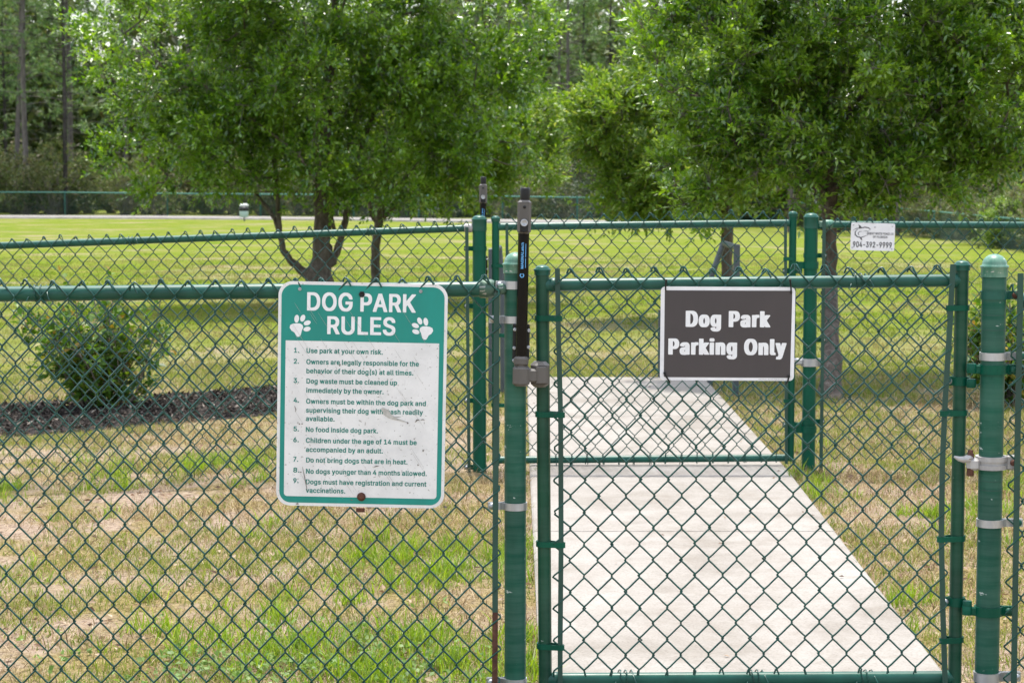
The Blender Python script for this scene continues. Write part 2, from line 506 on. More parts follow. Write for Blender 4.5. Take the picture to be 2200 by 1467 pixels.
# ------------------------------------------------------------------ chain link pieces
def fabric(name, A, B, parent, px, pz, top, J, r, off, ph=0, n=6, seed=1, hook=1.0, lean=0.0, bottom=0.0, mat=None, skew=0.0, edge=(0, 0)):
    """Woven wires between A and B (points on the rail axis). px is the diamond width, pz its height."""
    rng = random.Random(seed)
    A, B = Vector(A), Vector(B)
    D = Vector((B.x - A.x, B.y - A.y, 0)); Lh = D.length; D.normalize()
    slope = (B.z - A.z) / Lh
    Nn = Vector((D.y, -D.x, 0))
    if Nn.y > 0: Nn = -Nn
    s = px / 2; K = int(round(Lh / s)); mb = MB(); d = r * 1.15
    peak_j = {}
    for c in range(K + 1): peak_j[c] = (rng.gauss(0, .0035), rng.gauss(0, .004), rng.gauss(lean, .005))
    for k in range(K):
        pts = []
        for j in range(J + 1):
            side = 1 if (j + k + ph) % 2 == 0 else -1
            h = top - j * pz / 2
            u = (k + .5) * s + side * (s / 2 + r * .55)
            if side > 0 and k == K - 1: u += edge[1]
            if side < 0 and k == 0: u -= edge[0]
            dep = 0.0
            col = k + (1 if side > 0 else 0)
            if j == 0:
                du, dh, dd = peak_j[col]
                if hook:
                    if side > 0: pre = [(u + .014, h - .021, .007), (u + .008, h - .009, .006), (u + .003, h + .001, .003)]
                    else: pre = [(u - .007, h - .012, -.006), (u - .003, h, -.003)]
                    pts += [(a + du, b * 1.0 + dh, c + dd) for a, b, c in pre]
                pts.append((u + du, h + dh + .003, dep + dd))
            else:
                jit = rng.gauss(0, .0014) + .004 * mnoise.noise(Vector((u * 2.5, h * 3, seed)))
                pts.append((u + jit, h + rng.gauss(0, .0014), dep))
            if j < J:
                u2 = (k + .5) * s - side * (s / 2 + r * .55) + (edge[1] if side < 0 and k == K - 1 else 0) - (edge[0] if side > 0 and k == 0 else 0); h2 = h - pz / 2
                sg = 1 if side > 0 else -1
                dd = peak_j[col][2] if j == 0 else 0
                for t, lat, dp in ((.10, .045, .75), (.3, .285, 1), (.5, .5, 1), (.7, .715, 1), (.90, .955, .75)):
                    pts.append((u + (u2 - u) * lat, h + (h2 - h) * t, sg * d * dp + dd * (1 - t)))
        if bottom:
            u, h, dp = pts[-1]; pts.append((u + rng.uniform(-.006, .006), h - bottom, dp))
        P = [A + D * (u + skew * h) + Vector((0, 0, slope * u + h)) + Nn * (off + dp) for u, h, dp in pts]
        mb.tube(P, r, n, cap=False)
    return mb.build(name, mat or M['wire'], parent)


def flatbar(mb, pts, w, t):
    V = []
    for p in pts:
        p = Vector(p)
        V += [p + Vector((-w / 2, -t / 2, 0)), p + Vector((w / 2, -t / 2, 0)), p + Vector((w / 2, t / 2, 0)), p + Vector((-w / 2, t / 2, 0))]
    m = len(pts)
    mb.add(V, [(i * 4 + k, i * 4 + (k + 1) % 4, (i + 1) * 4 + (k + 1) % 4, (i + 1) * 4 + k) for i in range(m - 1) for k in range(4)] + [(3, 2, 1, 0), (m * 4 - 4, m * 4 - 3, m * 4 - 2, m * 4 - 1)])


def dome_bolt(mb, c, r=.008, h=.006):
    mb.lathe(c, [(r, -.001), (r, h * .2), (r * .85, h * .65), (r * .5, h * .93), (.0008, h)], 12, 'Y')


def band_path(cx, cy, r, dx, tab, g=.005):
    """Plan outline of a strap round a post with both ends meeting in a tab on side dx."""
    P = [(dx * (r + tab), -g), (dx * (r + .010), -g), (dx * (r + .002), -g - .003)]
    for a in np.linspace(-22, -338, 34):
        P.append((r * math.cos(math.radians(a)) * dx, r * math.sin(math.radians(a))))
    P += [(dx * (r + .002), g + .003), (dx * (r + .010), g), (dx * (r + tab), g)]
    return [(cx + a, cy + b) for a, b in P]


def strap(parent, c, r, dx, tab, h, mat, bolt_mat, t=.0032, z=None, bolt_at=None, tilt=0):
    mb = MB(); mb.ribbon(band_path(c.x, c.y, r + t / 2, dx, tab), t, c.z - h / 2, c.z + h / 2)
    # rounded tab end and top edge roll
    o = mb.build('band', mat, parent)
    b = MB()
    bx = c.x + dx * (r + (bolt_at or tab - .010))
    dome_bolt(b, (bx, c.y - .005 - t / 2, c.z), .0095, .007)
    b.lathe((bx, c.y + .012, c.z), [(.005, -.012), (.005, .012)], 8, 'Y')
    b.build('bolt', bolt_mat, o)
    return o


def hull2(c1, r1, c2, r2):
    """Closed plan outline round two circles."""
    P = []
    dx = 1 if c2[0] > c1[0] else -1
    for a in np.linspace(90, 270, 16): P.append((c1[0] + dx * r1 * math.cos(math.radians(a)), c1[1] + r1 * math.sin(math.radians(a))))
    for a in np.linspace(-90, 90, 8): P.append((c2[0] + dx * r2 * math.cos(math.radians(a)), c2[1] + r2 * math.sin(math.radians(a))))
    return P


def post(parent, c, r, ztop, zbot, mat, name='gate_post'):
    mb = MB(); mb.lathe((c.x, c.y, 0), [(r, zbot), (r, ztop)], 32)
    return mb.build(name, mat, parent)


def dome(parent, c, r, z, mat, name='post_cap', tall=1.0, skirt=.022):
    prof = [(r + .0035, -skirt), (r + .0035, -.002), (r + .0055, 0), (r + .0055, .004), (r + .001, .006)]
    for a in np.linspace(10, 88, 9): prof.append(((r + .001) * math.cos(math.radians(a)), .006 + r * tall * math.sin(math.radians(a))))
    mb = MB(); mb.lathe((c.x, c.y, z), prof, 28)
    return mb.build(name, mat, parent)


def tie(parent, c, r, seed, mat=None, turns=2.2):
    """Aluminium or coated tie wire twisted round a rail."""
    rng = random.Random(seed); mb = MB(); P = []
    for i in range(40):
        a = 2 * math.pi * turns * i / 39
        P.append((c.x + (i / 39 - .5) * .035 + rng.gauss(0, .0008), c.y + (r + .0045) * math.cos(a), c.z + (r + .0045) * math.sin(a)))
    P += [(c.x + .028, c.y - r - .012, c.z - .002), (c.x + .034, c.y - r - .018, c.z - .014)]
    P = [(c.x - .030, c.y - r - .010, c.z - .018), (c.x - .026, c.y - r - .008, c.z - .008)] + P
    mb.tube(P, .0018, 5)
    mb.build('tie_wire', mat or M['wire'], parent)


M['cup'] = worn('worn_cast_fitting', (.07, .13, .095), (.03, .09, .06), (.32, .33, .30), rough=.45, chip_at=.60, metal=.3, scale=30)
Y1, Y2 = 5.4, 9.22
ZG1 = float(gz(0, Y1))

# ================================================================== front fence, left of the gate
pc = at(1107, 900, Y1); PL = Vector((pc.x, Y1, 0)); RL = .0295
fl = empty('chain_link_fence', (PL.x, Y1, ZG1), 'green chain link fence at the front carrying the teal rules sign', 'fence', 'green chain link fences')
p_ = post(fl, PL, RL, at(1107, 566, Y1).z, -.06, M['green_old'])
dome(p_, PL, RL, at(1107, 566, Y1).z - .004, M['cap'], tall=.95)
Arl, Brl = at(-480, 637, Y1), at(1040, 621, Y1)
mb = MB(); mb.tube([Arl, Brl], .0208, 20); mb.build('top_rail', M['green'], fl)
Am, Bm = at(1065.6 - 57.2 * 27, 637, Y1), at(1065.6, 621, Y1)
fabric('wire_mesh', Am, Bm, fl, (Bm.x - Am.x) / 27, .0886, .0345, 26, .0026, .0275, ph=0, seed=3, edge=(0, .010))
lp = at(-480, 700, Y1); post(fl, lp, .024, 1.12, -.05, M['green'], 'line_post')
mb = MB(); flatbar(mb, [at(1067, 628, Y1) + Vector((0, -.027, 0)), at(1066, 900, Y1) + Vector((0, -.027, 0)), at(1064, 1180, Y1) + Vector((0, -.027, 0)), at(1064, 1310, Y1) + Vector((0, -.027, 0))], .0155, .005)
tb = mb.build('tension_bar', M['bar'], fl)
mb = MB(); flatbar(mb, [at(1064, 1310, Y1) + Vector((0, -.0271, 0)), at(1063, 1490, Y1) + Vector((0, -.0271, 0))], .0153, .005); mb.build('rusted_end', M['rust'], tb)
# cast cup that holds the rail end, its flat ear bolted to the brace band
re_ = at(1046, 620, Y1); mb = MB()
mb.lathe(re_, [(.0235, -.020), (.0255, -.018), (.0255, .012), (.0215, .020)], 20, 'X')
mb.box((re_.x + .034, Y1 - .001, re_.z), .034, .011, .032, .005)
mb.lathe((re_.x + .042, Y1 - .014, re_.z), [(.013, -.006), (.0145, -.003), (.0145, .005), (.010, .009), (.001, .010)], 14, 'Y')
mb.build('rail_end', M['cup'], fl)
for py, mt_, tab, h in ((612, M['galv'], .022, .022), (686, M['galv'], .040, .0195), (1086, M['galv'], .044, .020), (1464, M['galv'], .048, .024)):
    c = at(1107, py, Y1); strap(fl, Vector((PL.x, Y1, c.z)), RL, -1, tab, h, mt_, M['galv'])
tie(fl, at(86, 632, Y1), .0208, 5)

# ================================================================== front fence, right of the gate
pr = at(2137, 560, Y1 - .03); PR = Vector((pr.x, Y1 - .03, 0)); RR = .0325
fr = empty('chain_link_fence', (PR.x, PR.y, ZG1), 'green chain link fence starting at the thick round capped post beside the gate hinges', 'fence', 'green chain link fences')
zt = at(2137, 571, PR.y).z
p_ = post(fr, PR, RR, zt, -.06, M['green_old'])
dome(p_, PR, RR, zt - .004, M['cap'], tall=.92, skirt=.026)
for py in (676, 708, 1031, 1050):                                            # weathered rings scored round the post
    z = at(2132, py, PR.y).z; mb = MB(); mb.lathe((PR.x, PR.y, z), [(RR + .0003, -.0008), (RR + .0009, 0), (RR + .0003, .0008)], 32)
    mb.build('score_ring', M['bar'], p_)
mb = MB(); mb.tube([at(2192, 646, PR.y), at(2760, 640, PR.y)], .0208, 16); mb.build('top_rail', M['green'], fr)
Am, Bm = at(2172, 646, PR.y), at(2172 + 57.2 * 10, 640, PR.y)
fabric('wire_mesh', Am, Bm, fr, (Bm.x - Am.x) / 10, .0886, .034, 26, .0026, .0275, ph=1, seed=8, edge=(.004, 0))
mb = MB(); flatbar(mb, [at(2187, 586, PR.y) + Vector((0, -.029, 0)), at(2181, 900, PR.y) + Vector((0, -.029, 0)), at(2172, 1490, PR.y) + Vector((0, -.029, 0))], .0155, .005); mb.build('tension_bar', M['bar'], fr)
post(fr, at(2760, 700, PR.y), .024, 1.12, -.05, M['green'], 'line_post')
for py, mt_, tab, h, bm_ in ((634, M['green'], .034, .022, M['rust']), (765, M['galv'], .055, .021, M['green_old']), (1122, M['galv'], .055, .021, M['green_old']), (1452, M['galv'], .058, .026, M['galv'])):
    c = at(2132, py, PR.y); strap(fr, Vector((PR.x, PR.y, c.z)), RR, 1, tab, h, mt_, bm_)
# hinge straps on the post, each with an upright pin barrel on the gate side
for py in (793, 1311):
    c = at(2132, py, PR.y); c = Vector((PR.x, PR.y, c.z))
    mb = MB(); mb.ribbon(band_path(c.x, c.y, RR + .003, 1, .034), .0045, c.z - .013, c.z + .013)
    mb.box((c.x - RR - .012, c.y - .006, c.z), .026, .012, .024, .003)
    mb.lathe((c.x - RR - .026, c.y - .006, c.z), [(.0125, -.010), (.0135, -.008), (.0135, .014), (.0115, .016)], 16)
    o = mb.build('hinge_strap', M['green_new'], fr)
    b = MB(); dome_bolt(b, (c.x + RR + .022, c.y - .008, c.z), .0095, .008); b.build('bolt', M['green_old'], o)
# cast galvanised fork clamp
c = at(2130, 992, PR.y); c = Vector((PR.x, PR.y, c.z)); mb = MB()
for dz in (-.012, .010): mb.ribbon(band_path(c.x, c.y, RR + .005, 1, .036, g=.007), .009, c.z + dz - .0065, c.z + dz + .0065)
mb.ribbon(band_path(c.x, c.y, RR + .003, 1, .034, g=.007), .006, c.z - .016, c.z + .016)
mb.box((c.x - RR - .018, c.y - .012, c.z - .004), .036, .030, .036, .008)
mb.box((c.x - RR - .030, c.y - .014, c.z + .014), .022, .026, .020, .007)
mb.tube([(c.x - RR - .030, c.y - .020, c.z + .012), (c.x - RR - .048, c.y - .026, c.z + .010), (c.x - RR - .062, c.y - .030, c.z + .013), (c.x - RR - .074, c.y - .032, c.z + .019)], [.010, .009, .0065, .003], 10)
mb.box((c.x + RR + .022, c.y - .008, c.z), .032, .016, .042, .005)
fk = mb.build('fork_clamp', M['cast'], fr)
b = MB(); b.lathe((c.x - RR - .026, c.y - .014, c.z), [(.009, -.036), (.010, -.032), (.010, .024), (.0075, .026), (.0075, .034), (.001, .035)], 10)
dome_bolt(b, (c.x + RR + .024, c.y - .017, c.z), .0085, .008); b.build('bolt', M['rust'], fk)

# ================================================================== front gate
UL, UR_ = at(1168, 900, Y1), at(2060, 800, Y1)
gf = empty('gate', (UR_.x, Y1, at(1600, 1460, Y1).z - .02), 'green chain link gate closed across the front of the path, carrying the black sign', 'gate', 'green chain link gates')
rU = .0183
def upright(parent, x, y, zt, zb, r, mat, lean=0.0):
    mb = MB(); mb.tube([(x + lean, y, zb), (x, y, zt)], r, 24); o = mb.build('upright', mat, parent)
    dome(o, Vector((x, y, 0)), r, zt - .003, M['green'], 'cap', .5, .012)
    return o
zU = at(1166, 579, Y1).z
upright(gf, at(1165, 579, Y1).x, Y1, zU, at(1170, 1490, Y1).z, rU, M['green_frame'], .010)
upright(gf, at(2067, 569, Y1).x, Y1, at(2067, 569, Y1).z, at(2067, 1490, Y1).z, rU, M['green_frame'])
ra, rb = at(1172, 612.5, Y1), at(2066, 602.5, Y1)
mb = MB(); mb.tube([ra, rb], .0172, 20)
for p, sx_ in ((ra, 1), (rb, -1)): mb.lathe(p + Vector((sx_ * .022, 0, 0)), [(.0172, -.012), (.0205, -.004), (.0205, .004), (.0172, .012)], 16, 'X')
mb.build('top_rail', M['green'], gf)
ba, bb = at(1178, 1458, Y1), at(2050, 1454, Y1)
mb = MB(); mb.tube([ba, bb], .0172, 20)
for p, sx_ in ((ba, 1), (bb, -1)): mb.lathe(p + Vector((sx_ * .020, 0, 0)), [(.0172, -.012), (.0205, -.004), (.0205, .004), (.0172, .012)], 16, 'X')
mb.build('bottom_rail', M['green'], gf)
Am, Bm = at(1196, 611.5, Y1), at(2036, 603, Y1)
fabric('wire_mesh', Am, Bm, gf, (Bm.x - Am.x) / 14, .0882, .041, 25, .0026, .0245, ph=0, seed=21, lean=.002, bottom=.012, edge=(.006, .006))
mb = MB(); fo = Vector((0, -.026, 0))
flatbar(mb, [at(a, b, Y1) + fo for a, b in ((1197, 576), (1199, 700), (1204, 890), (1205, 1160), (1203, 1380), (1203, 1490))], .0135, .005)
mb.build('tension_bar', M['bar'], gf)
mb = MB(); flatbar(mb, [at(a, b, Y1) + fo for a, b in ((2043, 567), (2036, 700), (2026, 860), (2020, 1000), (2018, 1150), (2021, 1300), (2027, 1490))], .0145, .005)
mb.build('tension_bar', M['bar'], gf)
barL = lambda py: np.interp(py, [576, 700, 890, 1160, 1380, 1490], [1197, 1199, 1204, 1205, 1203, 1203])
barR = lambda py: np.interp(py, [567, 700, 860, 1000, 1150, 1300, 1490], [2043, 2036, 2026, 2020, 2018, 2021, 2027])
for py in (683, 889, 1167, 1386):
    c = at(1165 + (py - 579) * .0058, py, Y1); b = at(float(barL(py)), py, Y1)
    mb = MB(); mb.ribbon(hull2((c.x, Y1), rU + .002, (b.x + .003, Y1 - .022), .0075), .003, c.z - .0075, c.z + .0075, closed=True); mb.build('band', M['green_new'], gf)
for py in (661, 886, 1155, 1372):
    c = at(2067 - (py - 569) * .017, py, Y1); b = at(float(barR(py)), py, Y1)
    mb = MB(); mb.ribbon(hull2((c.x, Y1), rU + .002, (b.x - .003, Y1 - .022), .0075), .003, c.z - .0075, c.z + .0075, closed=True); mb.build('band', M['green_new'], gf)
for py in (818, 1291):
    c = at(2067 - (py - 569) * .017, py, Y1); c = Vector((c.x, Y1, c.z))
    mb = MB(); mb.ribbon(band_path(c.x, c.y, rU + .003, -1, .022), .0045, c.z - .012, c.z + .012)
    bx = PR.x - RR - .026
    mb.box(((c.x + rU + bx) / 2, Y1 - .012, c.z), bx - c.x - rU + .004, .010, .022, .002)
    mb.lathe((bx, PR.y - .006, c.z - .003), [(.0115, -.012), (.0130, -.010), (.0130, .010), (.0115, .012)], 16)
    o = mb.build('hinge_strap', M['green_new'], gf)
    b = MB(); dome_bolt(b, (c.x - rU - .014, c.y - .008, c.z), .009, .008); b.build('bolt', M['galv'], o)
for px_, py in ((1846, 604), (1342, 1455), (1624, 1455), (1858, 1455), (1385, 745)):
    if py == 745: continue
    tie(gf, at(px_, py, Y1), .0172, px_)
# striker of the latch, clamped to the gate upright
sc = at(1160, 803, Y1 - .02); mb = MB()
mb.box((sc.x, sc.y - .004, sc.z), .050, .058, .070, .010)
mb.box((sc.x + .003, sc.y - .036, sc.z), .034, .010, .050, .004)
mb.build('latch_striker', M['grey_plastic'], gf)

# ================================================================== rear fence (left), gate, fence (right)
def rear_post(parent, px_, pyt):
    c = at(px_, 700, Y2); c = Vector((c.x, Y2, 0)); z = at(px_, pyt + 8, Y2).z
    o = post(parent, c, .0312, z, float(gz(c.x, Y2)) - .05, M['green_new'])
    dome(o, c, .0312, z - .003, M['green'], tall=.5, skirt=.05)
    return c
cL = at(1030, 700, Y2)
bl = empty('chain_link_fence', (cL.x, Y2, float(gz(cL.x, Y2))), 'green chain link fence with sagging top rail behind the front fence and before the mulch', 'fence', 'green chain link fences')
cL = rear_post(bl, 1030, 463)
A2, B2 = at(-200, 535.5, Y2), at(1003, 490.5, Y2)
mb = MB(); mb.tube([A2, B2], .0165, 16); mb.build('top_rail', M['green'], bl)
Am, Bm = at(1001 - 33.5 * 36, 535.5, Y2), at(1001, 490.5, Y2)
fabric('wire_mesh', Am, Bm, bl, (Bm.x - Am.x) / 36, .0863, .031, 27, .0024, .022, ph=1, n=5, seed=31)
post(bl, at(-200, 700, Y2), .024, at(-200, 535, Y2).z + .03, float(gz(-2.8, Y2)) - .05, M['green'], 'line_post')
mb = MB(); flatbar(mb, [at(1003, 488, Y2) + Vector((0, -.024, 0)), at(1008, 1016, Y2) + Vector((0, -.024, 0))], .0155, .005); mb.build('tension_bar', M['bar'], bl)
re_ = at(1008, 490, Y2); mb = MB(); mb.lathe(re_, [(.0185, -.022), (.021, -.018), (.021, .010), (.016, .018)], 16, 'X'); mb.box((re_.x + .026, Y2 - .003, re_.z), .024, .012, .030, .004); mb.build('rail_end', M['cast'], bl)
for py in (534, 657, 860, 1003):
    c = at(1030, py, Y2); strap(bl, Vector((cL.x, Y2, c.z)), .0312, -1, .038, .021, M['green_new'], M['galv'])
for px_ in (283, 795): tie(bl, at(px_, 528 - px_ * .0374, Y2), .0165, px_)

cR = at(1740, 700, Y2)
br = empty('chain_link_fence', (cR.x, Y2, float(gz(cR.x, Y2))), 'green chain link fence behind the gate carrying the small white shark sign', 'fence', 'green chain link fences')
cR = rear_post(br, 1740, 458)
mb = MB(); mb.tube([at(1768, 482.5, Y2), at(2440, 485, Y2)], .0165, 16); mb.build('top_rail', M['green'], br)
Am, Bm = at(1764, 482.5, Y2), at(1764 + 34 * 20, 485, Y2)
fabric('wire_mesh', Am, Bm, br, (Bm.x - Am.x) / 20, .0863, .030, 26, .0024, .022, ph=1, n=5, seed=37)
post(br, at(2440, 700, Y2), .024, 1.22, .0, M['green'], 'line_post')
mb = MB(); flatbar(mb, [at(1769, 472, Y2) + Vector((0, -.024, 0)), at(1762, 1016, Y2) + Vector((0, -.024, 0))], .0155, .005); mb.build('tension_bar', M['bar'], br)
re_ = at(1776, 482, Y2); mb = MB(); mb.lathe(re_, [(.016, -.018), (.021, -.010), (.021, .022), (.0185, .028)], 16, 'X'); mb.box((re_.x - .030, Y2 - .003, re_.z), .034, .012, .030, .004); mb.build('rail_end', M['cap'], br)
for py in (486, 549, 730, 905):
    c = at(1740, py, Y2); strap(br, Vector((cR.x, Y2, c.z)), .0312, 1, .040, .021, M['green_new'], M['galv'])
c = at(1740, 570, Y2); c2 = at(1740, 922, Y2); c3 = at(1738, 778, Y2)
for cc in (c, c2):
    mb = MB(); mb.ribbon(band_path(cR.x, Y2, .0342, -1, .030), .005, cc.z - .016, cc.z + .016); mb.lathe((cR.x - .072, Y2 - .004, cc.z), [(.013, -.014), (.013, .018)], 12)
    mb.build('hinge_strap', M['green_new'], br)
mb = MB(); mb.ribbon(band_path(cR.x, Y2, .0355, 1, .030), .009, c3.z - .018, c3.z + .018); mb.box((cR.x - .055, Y2 - .012, c3.z + .004), .045, .03, .030, .006)
mb.tube([(cR.x - .06, Y2 - .02, c3.z + .012), (cR.x - .085, Y2 - .024, c3.z + .014), (cR.x - .10, Y2 - .026, c3.z + .024)], [.010, .007, .003], 8); mb.build('fork_clamp', M['galv'], br)

u1, u2 = at(1065, 700, Y2), at(1701, 700, Y2)
gr = empty('gate', (u2.x, Y2, at(1400, 990, Y2).z - .02), 'green chain link gate farther back, its wire ends poking below the bottom rail', 'gate', 'green chain link gates')
upright(gr, u1.x, Y2, at(1065, 469, Y2).z, at(1066, 1000, Y2).z, .0172, M['green_new'])
upright(gr, u2.x, Y2, at(1701, 459, Y2).z, at(1701, 990, Y2).z, .0172, M['green_new'])
mb = MB(); mb.tube([at(1070, 487.5, Y2), at(1696, 479.5, Y2)], .0172, 16); mb.build('top_rail', M['green'], gr)
mb = MB(); mb.tube([at(1068, 988, Y2), at(1698, 983, Y2)], .0172, 16); mb.build('bottom_rail', M['green'], gr)
Am, Bm = at(1093, 487.2, Y2), at(1093 + 34 * 17.5, 479.5, Y2)
fabric('wire_mesh', Am, Bm, gr, (Bm.x - Am.x) / 17.5, .0863, .056, 26, .0024, .022, ph=1, n=5, seed=41, bottom=.045, lean=.004)
for px_ in (1089, 1686):
    mb = MB(); flatbar(mb, [at(px_, 480, Y2) + Vector((0, -.022, 0)), at(px_ + 2, 995, Y2) + Vector((0, -.022, 0))], .0135, .005); mb.build('tension_bar', M['bar'], gr)
for pxu, pxb, pys in ((1065, 1089, (571, 720, 870)), (1701, 1686, (556, 700, 860))):
    for py in pys:
        c = at(pxu, py, Y2); b = at(pxb, py, Y2)
        mb = MB(); mb.ribbon(hull2((c.x, Y2), .0195, (b.x, Y2 - .019), .008), .003, c.z - .008, c.z + .008, closed=True); mb.build('band', M['green_new'], gr)
for py in (582, 912):
    c = at(1701, py, Y2); mb = MB(); mb.ribbon(band_path(c.x, Y2, .0205, -1, .022), .0045, c.z - .012, c.z + .012)
    mb.box((c.x + .030, Y2 - .006, c.z), .034, .012, .022, .002); o = mb.build('hinge_strap', M['green_new'], gr)
    b = MB(); dome_bolt(b, (c.x - .033, Y2 - .008, c.z), .008, .008); b.build('bolt', M['galv'], o)

